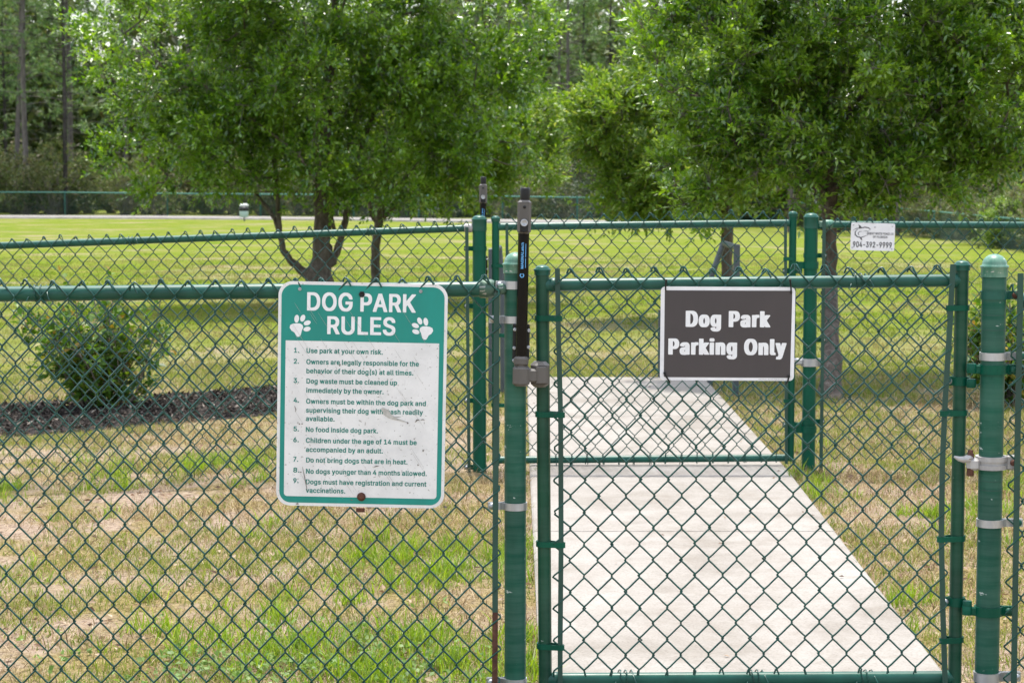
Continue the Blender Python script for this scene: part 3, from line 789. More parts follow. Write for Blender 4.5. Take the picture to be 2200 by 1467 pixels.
# lettering outlines: advance, closed outlines; 200 units to the capital height
GLYPH_A = {'(':(86,[[49,-34,79,-34,81,-33,82,-31,82,-24,69,13,62,38,59,54,56,79,56,88,58,107,63,138,71,168,82,201,82,208,81,209,79,210,51,211,49,210,47,208,38,187,30,164,24,136,21,114,20,102,20,64,24,36,28,18,36,-7,45,-29,47,-32]]),')':(86,[[6,-34,34,-34,37,-34,39,-31,44,-22,50,-7,57,13,63,38,65,57,66,69,66,98,64,124,60,144,54,169,47,191,40,207,37,210,35,210,7,210,5,209,4,207,4,199,15,168,23,140,27,118,30,94,29,70,26,46,18,14,4,-23,4,-31,5,-33]]),'-':(142,[[30,70,112,70,114,72,114,75,114,100,112,102,109,102,31,102,29,100,28,97,28,74,29,71]]),'.':(59,[[20,0,40,0,45,2,50,8,52,15,52,29,49,36,47,40,44,42,37,44,21,44,15,41,10,35,8,29,8,12,12,6,16,1]]),'0':(142,[[56,-1,87,-1,98,3,109,10,118,20,121,25,126,34,130,47,133,57,134,69,136,98,135,122,132,145,127,162,123,170,120,176,116,182,110,189,104,194,98,197,93,199,85,202,60,202,54,201,44,197,36,192,25,180,17,166,12,151,8,130,7,120,7,79,11,55,15,38,19,30,23,22,33,10,39,6,44,3,50,0],[69,32,62,35,58,40,53,47,49,57,47,65,44,81,43,90,43,109,44,120,46,134,52,151,57,160,61,164,67,167,72,168,78,166,85,160,88,155,94,143,97,130,99,120,100,110,100,90,99,80,96,66,93,56,88,45,85,40,79,35,73,32]]),'1':(142,[[19,1,126,1,129,2,131,4,131,28,130,31,126,33,98,33,96,33,95,35,95,194,95,197,92,199,60,199,56,199,52,197,24,172,19,167,19,137,19,135,21,133,30,133,34,133,37,135,55,150,56,151,58,150,59,38,58,34,56,33,21,33,17,31,16,28,16,5,17,3]]),'2':(142,[[15,1,125,1,128,2,130,3,130,29,130,31,128,33,125,33,69,33,67,34,66,35,67,38,97,74,114,98,122,112,127,126,128,133,128,155,127,161,123,172,117,181,109,190,103,195,95,199,88,201,81,202,58,202,47,199,38,195,30,189,23,180,17,170,14,160,12,147,12,136,13,135,15,134,42,133,46,134,48,137,49,144,51,150,55,159,57,163,61,165,66,168,69,169,72,168,76,167,81,165,85,161,89,155,92,147,92,143,91,135,89,130,84,120,78,110,13,29,12,25,12,5,13,3]]),'3':(142,[[52,-1,83,-2,92,0,99,3,110,10,118,17,124,25,128,34,131,47,132,71,130,81,126,90,119,101,112,108,103,114,96,117,88,119,87,120,125,171,126,175,126,195,125,197,123,199,19,199,15,199,14,196,13,171,14,169,15,167,19,167,70,167,73,166,73,165,72,162,41,120,41,117,41,95,42,93,44,92,60,92,68,91,74,89,81,86,86,82,90,76,93,70,95,63,95,58,93,51,91,46,88,41,84,38,79,34,69,31,58,34,51,40,46,46,43,58,40,60,37,61,10,61,8,60,6,59,6,56,6,47,8,37,11,28,18,18,24,12,32,5,42,1]]),'4':(142,[[83,1,111,1,115,2,116,5,116,35,117,38,119,39,136,40,137,40,139,43,139,66,138,70,135,72,118,72,116,74,116,125,115,127,113,129,85,129,82,129,81,127,80,124,80,75,79,72,76,72,52,72,49,72,48,73,49,75,105,187,106,190,106,196,105,198,102,199,73,199,71,199,69,197,6,73,5,68,4,44,5,41,7,40,76,39,79,39,80,35,80,5,82,2]]),'5':(142,[[54,-1,83,-2,90,0,100,4,107,9,118,20,125,30,128,40,131,51,132,62,131,82,129,90,126,99,123,105,118,114,109,124,100,130,94,133,81,135,63,135,55,134,53,135,53,136,55,163,55,165,57,166,118,167,122,168,123,171,123,195,123,197,120,199,27,199,24,199,22,196,13,102,13,95,15,94,26,92,35,91,45,91,48,92,54,96,60,100,67,102,71,101,80,96,86,91,91,81,94,71,94,65,94,60,92,52,88,44,84,39,80,36,75,33,70,32,67,32,63,34,55,39,51,45,48,50,47,57,45,59,41,60,15,60,13,59,11,58,11,55,11,45,12,39,14,31,20,20,28,11,35,6,45,1]]),'6':(142,[[56,-1,85,-2,93,0,101,4,112,12,118,20,125,31,128,40,130,52,130,78,127,92,122,103,114,114,104,122,97,125,89,127,77,128,75,129,75,130,78,135,109,188,109,195,108,198,107,199,75,199,72,199,71,197,28,124,19,105,15,91,12,78,12,53,14,43,17,33,23,21,26,17,35,8,44,2],[70,31,61,35,58,38,54,43,50,54,48,61,48,65,49,73,51,80,55,87,58,91,62,94,67,96,72,97,76,96,81,93,84,90,87,86,92,76,94,67,94,63,92,52,89,45,86,40,79,34,73,31]]),'7':(142,[[25,1,56,1,59,2,61,4,131,166,132,170,132,195,131,197,129,199,125,199,17,199,14,199,12,197,12,194,12,171,12,169,14,167,85,167,87,166,88,165,24,14,22,10,22,5,24,2]]),'8':(142,[[54,-1,87,-1,98,1,108,6,117,12,122,18,126,23,131,32,134,45,134,67,131,79,127,88,124,94,114,105,114,106,122,117,125,123,127,130,128,138,128,155,126,166,124,172,120,180,117,184,110,190,100,197,91,200,85,202,57,202,47,199,38,195,28,187,21,178,18,170,14,159,14,135,15,129,20,118,28,106,28,105,19,95,16,90,13,84,10,77,8,65,8,45,10,36,14,28,18,21,28,10,33,7,41,2],[69,31,63,33,58,35,51,41,48,45,46,50,45,59,46,64,48,70,53,77,57,80,61,83,66,85,71,86,75,86,82,83,86,80,90,77,95,68,97,57,94,46,91,41,89,38,85,35,79,33,73,31],[68,120,61,124,55,130,51,140,51,147,53,155,58,162,65,167,72,169,80,166,85,161,90,153,91,147,92,143,89,134,84,126,80,123,75,120,71,120]]),'9':(142,[[35,1,67,1,70,2,72,3,113,75,123,95,127,108,130,121,130,147,129,155,126,166,121,175,117,181,109,190,102,196,90,201,83,202,58,202,50,200,41,196,31,188,24,181,19,172,15,162,12,149,12,122,15,108,20,97,28,86,39,78,49,74,55,73,66,72,68,71,67,68,34,12,33,10,33,5,34,2],[70,103,61,107,58,110,54,115,50,124,48,136,51,150,56,159,60,163,64,166,67,168,72,169,76,168,81,165,88,157,91,152,93,145,94,134,93,127,91,120,85,110,82,108,77,105,72,103]]),'A':(151,[[0,1,30,1,34,2,36,6,49,50,51,52,54,53,99,52,101,50,114,9,117,2,120,1,148,1,151,1,153,3,154,9,153,14,96,195,95,197,93,199,90,199,59,199,57,199,55,196,-2,15,-3,10,-3,5,-2,2],[63,85,61,86,61,89,73,129,74,133,75,134,77,131,90,87,89,85,87,85]]),'C':(160,[[67,-1,99,-1,113,2,125,8,130,12,139,20,145,28,152,41,154,49,157,60,157,68,156,70,154,71,123,71,120,68,115,54,107,43,101,38,96,36,89,33,83,33,73,35,67,39,62,43,57,47,52,55,47,66,43,79,41,91,41,110,43,122,47,135,53,147,61,156,68,162,76,166,84,168,93,166,100,162,107,157,113,150,118,140,120,130,123,129,153,128,155,129,157,131,157,140,154,154,148,167,141,177,131,188,123,193,115,197,103,201,94,202,71,202,64,201,53,197,40,190,35,186,28,179,19,165,11,150,7,131,5,117,5,82,7,69,9,58,13,47,16,39,21,31,26,24,37,12,46,6,52,3]]),'D':(158,[[13,1,84,1,97,3,108,7,120,14,132,25,141,38,146,50,150,61,153,85,153,115,151,135,145,153,142,160,135,171,122,185,112,192,98,197,85,199,16,199,13,199,12,197,11,193,11,6,12,3],[50,34,48,35,48,38,48,165,49,166,52,167,69,167,79,165,90,161,98,155,104,148,109,140,114,125,117,110,117,91,115,79,111,65,107,57,102,50,94,42,84,37,75,35,68,33]]),'E':(132,[[13,1,121,1,124,1,126,3,127,6,127,29,126,31,125,33,120,33,51,33,48,35,48,38,48,81,49,84,52,85,116,85,119,87,120,91,120,114,119,116,117,117,51,118,48,119,48,123,48,165,49,166,51,167,120,167,124,167,126,170,126,174,126,195,125,197,124,199,120,199,16,199,13,199,12,197,11,193,11,6,12,3]]),'F':(129,[[13,1,43,1,45,2,47,3,48,7,48,78,49,81,52,82,113,82,115,82,117,84,118,87,118,110,117,112,115,114,112,114,51,114,48,115,48,119,48,163,48,165,51,167,118,167,122,167,124,170,124,174,124,195,124,197,122,199,118,199,16,199,13,199,12,197,11,193,11,6,12,3]]),'G':(164,[[67,-1,98,-2,105,-1,115,2,128,10,138,18,145,26,148,32,154,46,158,61,159,72,159,101,158,104,157,106,153,107,87,107,83,106,81,103,81,79,82,75,85,74,118,74,121,73,121,69,119,61,115,53,110,46,104,40,96,35,88,33,81,33,75,35,70,37,61,43,55,50,49,60,45,72,42,90,41,109,42,116,46,131,51,143,57,153,65,160,74,165,81,167,85,167,91,166,101,161,109,154,113,148,120,132,122,130,125,129,153,129,155,130,157,132,157,141,154,155,147,169,140,179,132,187,123,193,110,199,98,202,70,202,63,201,51,196,38,188,26,177,17,162,9,144,6,126,5,116,5,81,7,69,9,58,15,41,18,35,25,25,38,12,46,6,52,3]]),'H':(163,[[13,1,43,1,45,2,47,3,48,7,48,82,49,85,52,86,110,86,114,85,115,82,115,7,116,3,118,1,122,1,147,1,150,2,151,3,152,7,152,193,151,196,150,199,146,199,120,199,117,199,116,197,115,193,115,122,114,119,110,118,52,118,49,119,48,122,48,193,47,197,45,199,40,199,15,199,13,199,12,197,11,193,11,6,12,3]]),'I':(94,[[4,1,88,1,91,1,93,3,93,6,93,28,92,32,89,33,68,34,66,35,66,38,66,164,67,166,69,167,89,167,91,167,93,169,93,172,93,195,93,197,91,199,87,199,7,199,4,199,2,197,2,194,2,172,3,168,6,167,26,166,28,165,28,162,28,36,28,35,26,34,6,33,2,31,2,28,2,5,2,3]]),'K':(147,[[13,1,43,1,45,2,47,3,48,6,48,62,50,67,58,77,60,79,62,78,64,75,106,6,109,2,113,1,144,1,147,1,149,3,149,9,148,13,95,100,89,111,90,116,148,188,149,190,149,195,147,199,144,199,111,199,107,198,100,190,52,129,49,127,48,128,48,130,48,193,47,197,45,199,40,199,15,199,13,199,12,197,11,193,11,6,12,3]]),'L':(124,[[13,1,116,1,120,2,122,5,122,29,121,31,119,33,51,33,49,34,48,35,48,194,47,197,44,199,15,199,12,198,11,195,11,6,12,3]]),'M':(198,[[13,1,42,1,45,2,46,4,47,92,47,97,48,98,50,94,77,16,81,5,83,2,86,1,110,1,114,1,116,3,117,6,146,93,149,98,150,96,150,91,150,4,152,2,155,1,182,1,185,2,186,4,187,7,187,192,186,196,185,198,181,199,146,199,143,199,141,197,101,74,100,72,99,72,96,77,57,194,56,197,54,199,50,199,16,199,12,198,11,196,11,193,11,7,12,3]]),'N':(165,[[13,1,43,1,45,2,47,4,48,114,48,118,49,119,51,117,113,3,115,2,117,1,147,1,151,1,154,3,154,7,154,193,154,196,152,199,149,199,121,199,119,199,117,196,117,86,116,82,115,81,112,85,51,197,50,199,47,199,18,199,14,199,12,197,11,193,11,6,12,3]]),'O':(168,[[67,-1,99,-1,112,2,122,6,127,9,131,13,141,23,149,35,155,48,159,57,161,69,163,82,163,119,161,131,159,142,152,160,148,168,142,176,131,187,118,196,103,201,94,202,71,202,64,201,53,197,40,190,29,180,24,174,18,164,11,148,7,130,5,117,5,82,8,61,14,44,22,29,28,22,37,13,43,8,51,4,60,0],[81,33,73,35,63,42,57,48,51,57,46,69,43,82,41,91,41,108,43,117,46,131,50,140,55,150,61,157,68,162,76,166,84,168,93,166,103,160,110,154,115,146,120,136,124,125,126,112,127,100,126,88,124,74,119,62,112,50,104,41,97,36,88,33]]),'P':(140,[[13,1,43,1,45,2,47,3,48,6,48,65,49,69,52,69,89,69,96,71,104,73,111,77,117,82,125,90,131,100,134,109,137,123,137,146,134,160,132,167,125,179,115,189,107,194,98,197,87,199,16,199,13,199,12,197,11,193,11,6,12,3],[50,102,48,103,48,105,48,162,48,165,51,167,72,167,79,165,85,163,91,159,94,155,97,149,99,140,100,135,99,128,97,120,94,114,89,108,80,104,72,102]]),'R':(141,[[13,1,43,1,45,2,47,3,48,6,48,70,49,73,52,73,68,73,71,71,101,5,104,2,108,1,137,1,140,1,142,3,143,9,141,14,114,71,112,79,113,81,120,87,127,95,132,103,134,110,137,123,137,149,136,155,132,167,126,178,120,185,109,194,99,197,88,199,16,199,13,199,12,197,11,193,11,6,12,3],[50,106,48,107,48,110,48,162,48,165,51,167,73,167,83,164,90,161,93,157,97,151,98,146,100,138,100,133,98,126,97,121,93,115,88,111,83,109,77,107,69,106]]),'S':(140,[[52,-2,86,-2,96,0,108,4,117,11,124,17,128,22,132,31,136,46,136,68,135,76,131,86,124,96,116,102,106,109,94,113,69,122,59,126,50,133,46,141,45,145,45,148,48,154,51,159,54,162,60,166,67,168,70,168,74,168,80,166,86,163,90,160,94,153,97,147,98,142,100,140,129,139,132,140,133,141,134,144,134,155,133,161,129,172,123,182,116,188,106,195,98,199,86,202,57,202,46,199,36,195,25,187,18,179,13,171,9,160,8,151,8,134,9,128,11,122,13,116,20,107,29,100,40,93,78,80,89,74,95,69,98,65,100,61,100,56,99,51,96,46,92,41,83,34,76,32,70,31,59,34,54,37,49,40,44,48,42,53,41,60,39,62,36,63,9,63,5,61,4,60,4,56,4,47,5,41,10,28,15,20,21,13,31,6,40,1]]),'T':(141,[[55,1,85,1,87,2,89,3,90,165,91,166,93,167,134,167,137,167,139,169,139,171,139,194,139,197,137,199,7,199,4,199,2,197,2,171,3,169,4,167,7,167,48,167,51,166,52,165,52,6,53,3]]),'U':(163,[[64,-2,96,-2,106,0,115,3,127,11,135,19,143,28,146,35,150,46,152,58,152,194,151,197,149,199,120,200,117,199,115,197,115,72,114,63,111,55,109,49,106,45,101,40,93,35,88,33,82,32,78,32,72,34,65,37,61,40,57,45,53,51,49,63,48,72,47,197,45,199,40,200,15,200,13,199,11,197,11,58,13,46,17,33,21,27,26,20,34,12,40,7,46,4,55,0]]),'W':(216,[[43,1,77,1,79,2,81,3,106,110,108,114,109,112,110,108,133,9,135,3,137,1,140,1,171,1,174,2,176,5,178,13,218,184,219,193,219,196,218,198,214,199,187,199,183,199,182,197,180,191,158,90,155,82,154,83,152,87,129,194,127,198,123,199,93,199,90,199,88,196,64,92,63,85,61,82,59,85,57,92,34,197,32,199,29,199,2,199,-2,198,-3,195,-3,186,40,5,41,3]]),'a':(122,[[35,-2,64,-2,78,2,84,0,109,0,112,1,114,3,114,109,113,118,111,126,108,132,101,141,91,148,84,151,73,154,49,154,39,152,32,149,24,144,15,137,11,131,5,120,5,112,7,108,9,107,25,101,35,101,38,102,39,103,44,112,48,116,54,119,60,121,66,120,71,117,75,113,77,107,78,103,77,101,76,99,74,97,37,91,29,89,22,86,15,82,10,77,6,71,4,66,2,57,2,36,3,27,6,20,12,12,17,6,25,1],[53,30,49,31,44,33,40,38,38,45,39,49,40,52,44,57,53,60,63,63,74,64,77,64,78,61,77,52,75,46,72,41,67,36,63,33,56,30]]),'b':(133,[[57,-2,84,-2,93,0,99,2,108,9,113,13,119,22,124,31,127,42,130,54,131,62,131,89,128,107,123,122,118,131,114,136,106,144,98,149,89,153,81,154,61,154,53,152,46,149,45,150,44,195,43,198,39,200,11,199,9,197,9,194,9,3,11,1,14,0,39,0,46,3],[67,31,62,33,57,36,51,46,46,61,44,76,45,86,46,95,49,102,51,107,55,113,58,116,64,119,70,121,76,118,81,115,86,109,89,103,92,96,94,84,94,69,93,62,91,52,88,46,85,41,81,37,76,33,71,31]]),'c':(124,[[49,-2,80,-2,89,0,97,4,103,8,114,21,120,31,122,40,122,47,120,50,102,55,91,55,88,53,83,42,78,36,72,32,67,31,64,30,58,32,52,37,47,43,44,51,41,61,39,73,40,86,42,97,45,105,50,112,56,117,59,119,65,121,73,118,81,112,84,107,87,99,91,97,104,98,118,102,121,103,121,105,122,113,119,121,116,128,111,135,103,142,98,146,91,150,83,153,76,154,54,154,41,151,33,147,23,138,14,127,9,117,5,103,3,90,3,60,6,45,10,32,13,26,18,18,28,8,39,1]]),'d':(133,[[46,-2,74,-2,80,-1,89,3,92,1,95,0,121,0,123,1,125,3,125,194,125,197,122,199,94,200,91,199,90,197,89,194,89,152,89,150,88,149,78,153,71,154,51,154,39,151,31,146,22,139,14,128,9,118,5,104,3,91,3,60,4,52,7,40,12,27,16,20,21,14,26,8,33,3,38,1],[62,31,57,33,52,36,46,46,43,52,41,61,39,77,41,94,44,102,46,107,50,113,53,116,59,119,65,121,71,118,77,114,81,110,84,104,88,89,89,82,89,71,88,62,86,53,81,42,76,36,71,33,66,31]]),'e':(127,[[50,-2,81,-2,87,-1,96,3,105,8,114,17,120,26,123,34,123,42,121,46,103,51,92,51,90,51,88,49,85,42,80,36,71,31,67,30,64,30,56,34,50,39,46,44,42,53,40,61,41,62,42,63,121,63,123,64,125,66,125,87,123,103,121,114,115,127,106,139,98,146,89,150,76,154,55,154,47,153,36,149,28,143,19,134,12,122,6,108,4,97,3,89,3,60,5,45,10,32,16,21,27,9,37,2],[42,94,41,96,41,98,45,106,48,111,56,118,60,120,64,121,67,121,71,119,79,113,83,106,86,97,86,94,83,94]]),'f':(80,[[20,1,49,1,51,2,53,4,53,119,54,120,56,121,77,121,79,123,80,127,80,147,79,150,75,152,55,152,53,155,53,163,56,170,59,173,62,174,76,174,79,176,85,194,85,199,84,203,79,206,67,207,53,207,41,205,33,201,24,192,19,184,17,176,17,155,17,153,14,152,-2,152,-5,150,-6,149,-6,125,-5,122,-1,121,15,121,17,120,17,118,17,6,18,3]]),'g':(134,[[48,-54,80,-54,89,-53,96,-50,106,-45,114,-37,120,-28,122,-22,125,-7,125,145,125,150,122,152,94,152,91,151,90,149,88,149,79,152,71,154,52,154,42,152,36,149,30,146,20,137,14,128,9,118,6,108,3,93,3,61,5,49,8,38,12,29,16,23,22,16,29,10,38,5,44,4,53,2,70,2,78,3,87,7,88,7,89,5,89,2,88,-5,86,-10,83,-14,77,-19,68,-22,61,-22,54,-19,47,-14,40,-5,36,-3,27,-3,24,-4,9,-14,8,-17,8,-24,11,-30,17,-37,23,-44,29,-48,37,-51],[63,35,57,37,54,39,50,43,46,48,43,54,41,60,40,68,39,78,41,94,44,103,46,108,51,114,55,117,61,120,65,121,70,119,76,115,83,107,88,94,89,86,90,78,89,69,88,63,86,56,82,48,78,42,74,38,68,36]]),'h':(129,[[11,1,40,1,42,2,44,3,44,6,45,95,48,105,52,113,58,118,66,121,72,119,78,114,82,107,84,98,84,7,85,3,86,2,89,1,116,1,120,2,121,5,121,98,119,116,116,128,112,135,104,145,98,149,91,152,83,153,61,153,52,152,47,150,46,150,44,153,44,195,43,198,41,199,12,199,10,198,9,195,9,6,9,3]]),'i':(52,[[11,1,40,1,43,2,44,5,44,146,44,150,40,152,12,152,10,150,8,148,8,6,9,3],[17,164,32,163,36,164,41,166,46,172,48,180,48,188,47,193,45,198,39,203,33,205,17,205,11,202,7,197,5,191,5,175,10,168,13,165]]),'k':(120,[[11,1,40,1,42,2,44,3,44,6,44,51,46,55,47,55,50,53,85,2,89,1,121,1,124,2,125,5,125,10,124,13,77,82,76,85,78,90,120,140,121,143,121,149,119,151,116,152,86,152,83,151,78,147,51,113,46,109,45,110,44,114,44,195,43,198,41,199,12,199,10,198,9,195,9,6,9,3]]),'l':(59,[[30,0,55,0,61,1,64,3,65,5,65,11,61,30,58,32,50,33,47,33,46,35,44,40,44,196,43,198,41,199,13,199,10,198,9,194,9,26,11,16,15,10,21,4]]),'m':(192,[[11,1,40,1,42,2,44,3,45,97,47,107,51,113,56,118,62,121,67,119,72,115,75,110,78,103,78,6,79,2,82,1,108,1,111,1,113,3,114,7,114,93,115,101,117,109,121,115,126,119,131,121,138,119,143,115,146,109,148,100,148,3,150,2,152,1,179,1,182,2,184,6,183,110,182,121,180,128,176,135,172,141,166,147,161,150,155,153,147,154,127,154,121,153,112,150,101,142,100,142,96,147,90,150,85,153,79,154,58,154,45,150,41,151,38,152,13,152,10,150,9,149,9,145,9,7,9,3]]),'n':(129,[[11,1,40,1,42,2,44,3,44,6,45,95,48,105,52,113,58,118,66,121,72,119,78,114,82,107,84,98,84,7,85,3,87,1,91,1,116,1,119,2,120,3,121,7,121,96,120,111,118,121,114,132,108,140,103,145,99,148,91,152,82,153,59,153,51,151,46,149,44,149,41,151,38,152,13,152,11,151,9,150,9,145,9,6,9,3]]),'o':(131,[[49,-2,80,-2,90,1,97,5,102,8,108,14,116,23,122,34,126,47,128,59,129,73,128,92,125,107,121,119,114,131,110,136,104,142,96,148,90,151,83,153,76,154,54,154,41,151,33,147,23,138,14,127,9,117,5,103,3,90,3,60,6,45,10,32,13,26,18,18,28,8,39,1],[62,31,57,33,52,36,46,45,44,51,41,61,39,77,40,85,42,96,46,107,50,112,55,117,59,119,66,121,71,120,76,117,81,112,84,107,88,98,90,91,92,80,92,72,89,56,86,47,82,42,78,37,72,32,67,31]]),'p':(133,[[11,-51,40,-52,42,-51,44,-50,44,-46,44,-1,45,2,47,2,56,-1,62,-2,82,-2,93,0,99,2,105,6,114,15,121,25,125,33,128,45,131,63,131,88,129,103,127,113,124,120,117,132,113,137,108,142,97,150,91,152,85,153,61,153,54,152,45,149,41,151,38,152,13,152,11,151,9,149,9,-46,9,-50],[69,30,65,32,60,34,55,40,52,44,49,50,46,57,45,66,44,76,46,94,49,102,52,108,55,112,59,117,65,120,69,121,74,120,79,117,83,114,86,110,88,105,92,95,94,85,94,80,94,69,93,62,91,53,87,45,84,40,80,35,75,32]]),'r':(82,[[11,1,40,1,42,2,44,3,44,7,44,94,45,100,50,110,54,114,57,116,65,119,81,119,83,120,85,121,85,125,85,149,85,151,83,153,73,154,63,154,53,153,45,150,39,152,14,152,11,151,9,150,9,145,9,6,9,3]]),'s':(115,[[41,-2,72,-2,78,-1,86,2,95,7,103,15,108,22,111,29,112,37,112,56,110,64,105,73,97,81,88,86,77,90,57,95,50,99,46,102,44,107,44,111,47,116,53,120,59,122,64,121,69,118,72,112,76,105,79,103,93,103,106,107,109,108,110,112,109,120,107,127,103,135,97,142,92,146,84,150,79,152,69,154,49,154,41,153,33,150,23,144,16,137,11,130,8,123,7,115,7,97,9,88,14,79,24,70,31,66,68,55,72,52,75,47,75,44,74,42,71,36,65,32,58,30,52,31,44,36,41,41,38,49,35,51,22,51,8,48,4,46,3,42,4,33,6,26,11,17,17,10,24,4,30,1]]),'t':(72,[[38,0,66,-1,72,1,75,4,75,15,72,27,71,30,68,32,55,32,52,33,49,36,48,43,48,119,49,120,51,121,68,121,71,122,72,126,72,148,71,151,69,152,51,152,49,153,48,156,48,181,48,183,46,185,43,185,16,185,14,184,12,181,12,156,12,153,9,152,-3,152,-5,151,-6,149,-6,125,-5,122,-3,121,9,121,11,120,12,119,12,31,15,20,18,14,24,6,31,2]]),'u':(129,[[43,-1,70,-1,76,1,83,3,85,3,88,1,91,1,116,1,119,1,120,3,121,7,121,145,121,149,119,151,116,152,89,151,86,151,85,149,84,145,84,58,81,46,77,39,74,37,70,34,63,32,57,34,51,39,47,45,45,55,44,145,44,149,41,151,37,152,13,151,11,151,9,149,9,145,9,45,10,36,14,23,20,13,26,7,30,4,36,1]]),'v':(122,[[45,1,75,1,78,2,80,4,124,140,125,148,123,151,120,152,92,152,90,151,88,150,86,145,64,72,62,70,61,69,60,70,59,73,37,145,35,150,32,151,28,152,2,152,0,151,-2,150,-3,143,-2,138,41,7,43,3]]),'w':(178,[[37,1,66,1,69,1,70,3,72,7,87,68,88,71,90,72,91,69,106,8,108,3,110,1,114,1,139,1,141,1,143,3,146,10,179,138,179,147,178,150,175,152,148,152,145,151,143,150,127,86,125,81,125,81,124,83,108,150,106,151,104,152,76,152,73,151,71,150,70,147,56,88,54,81,53,81,52,83,37,145,35,150,33,151,30,152,4,152,0,150,-1,149,-1,145,0,136,34,7,35,3]]),'y':(122,[[13,-52,40,-52,47,-51,53,-48,58,-44,61,-40,66,-33,73,-18,124,139,125,142,125,148,123,151,120,152,92,152,90,151,88,150,64,72,62,70,61,69,60,70,59,72,37,145,35,150,32,151,28,152,2,152,0,151,-2,150,-3,145,-2,139,41,6,40,2,37,-10,32,-17,28,-19,14,-19,11,-22,7,-40,7,-46,7,-49,9,-50]])}
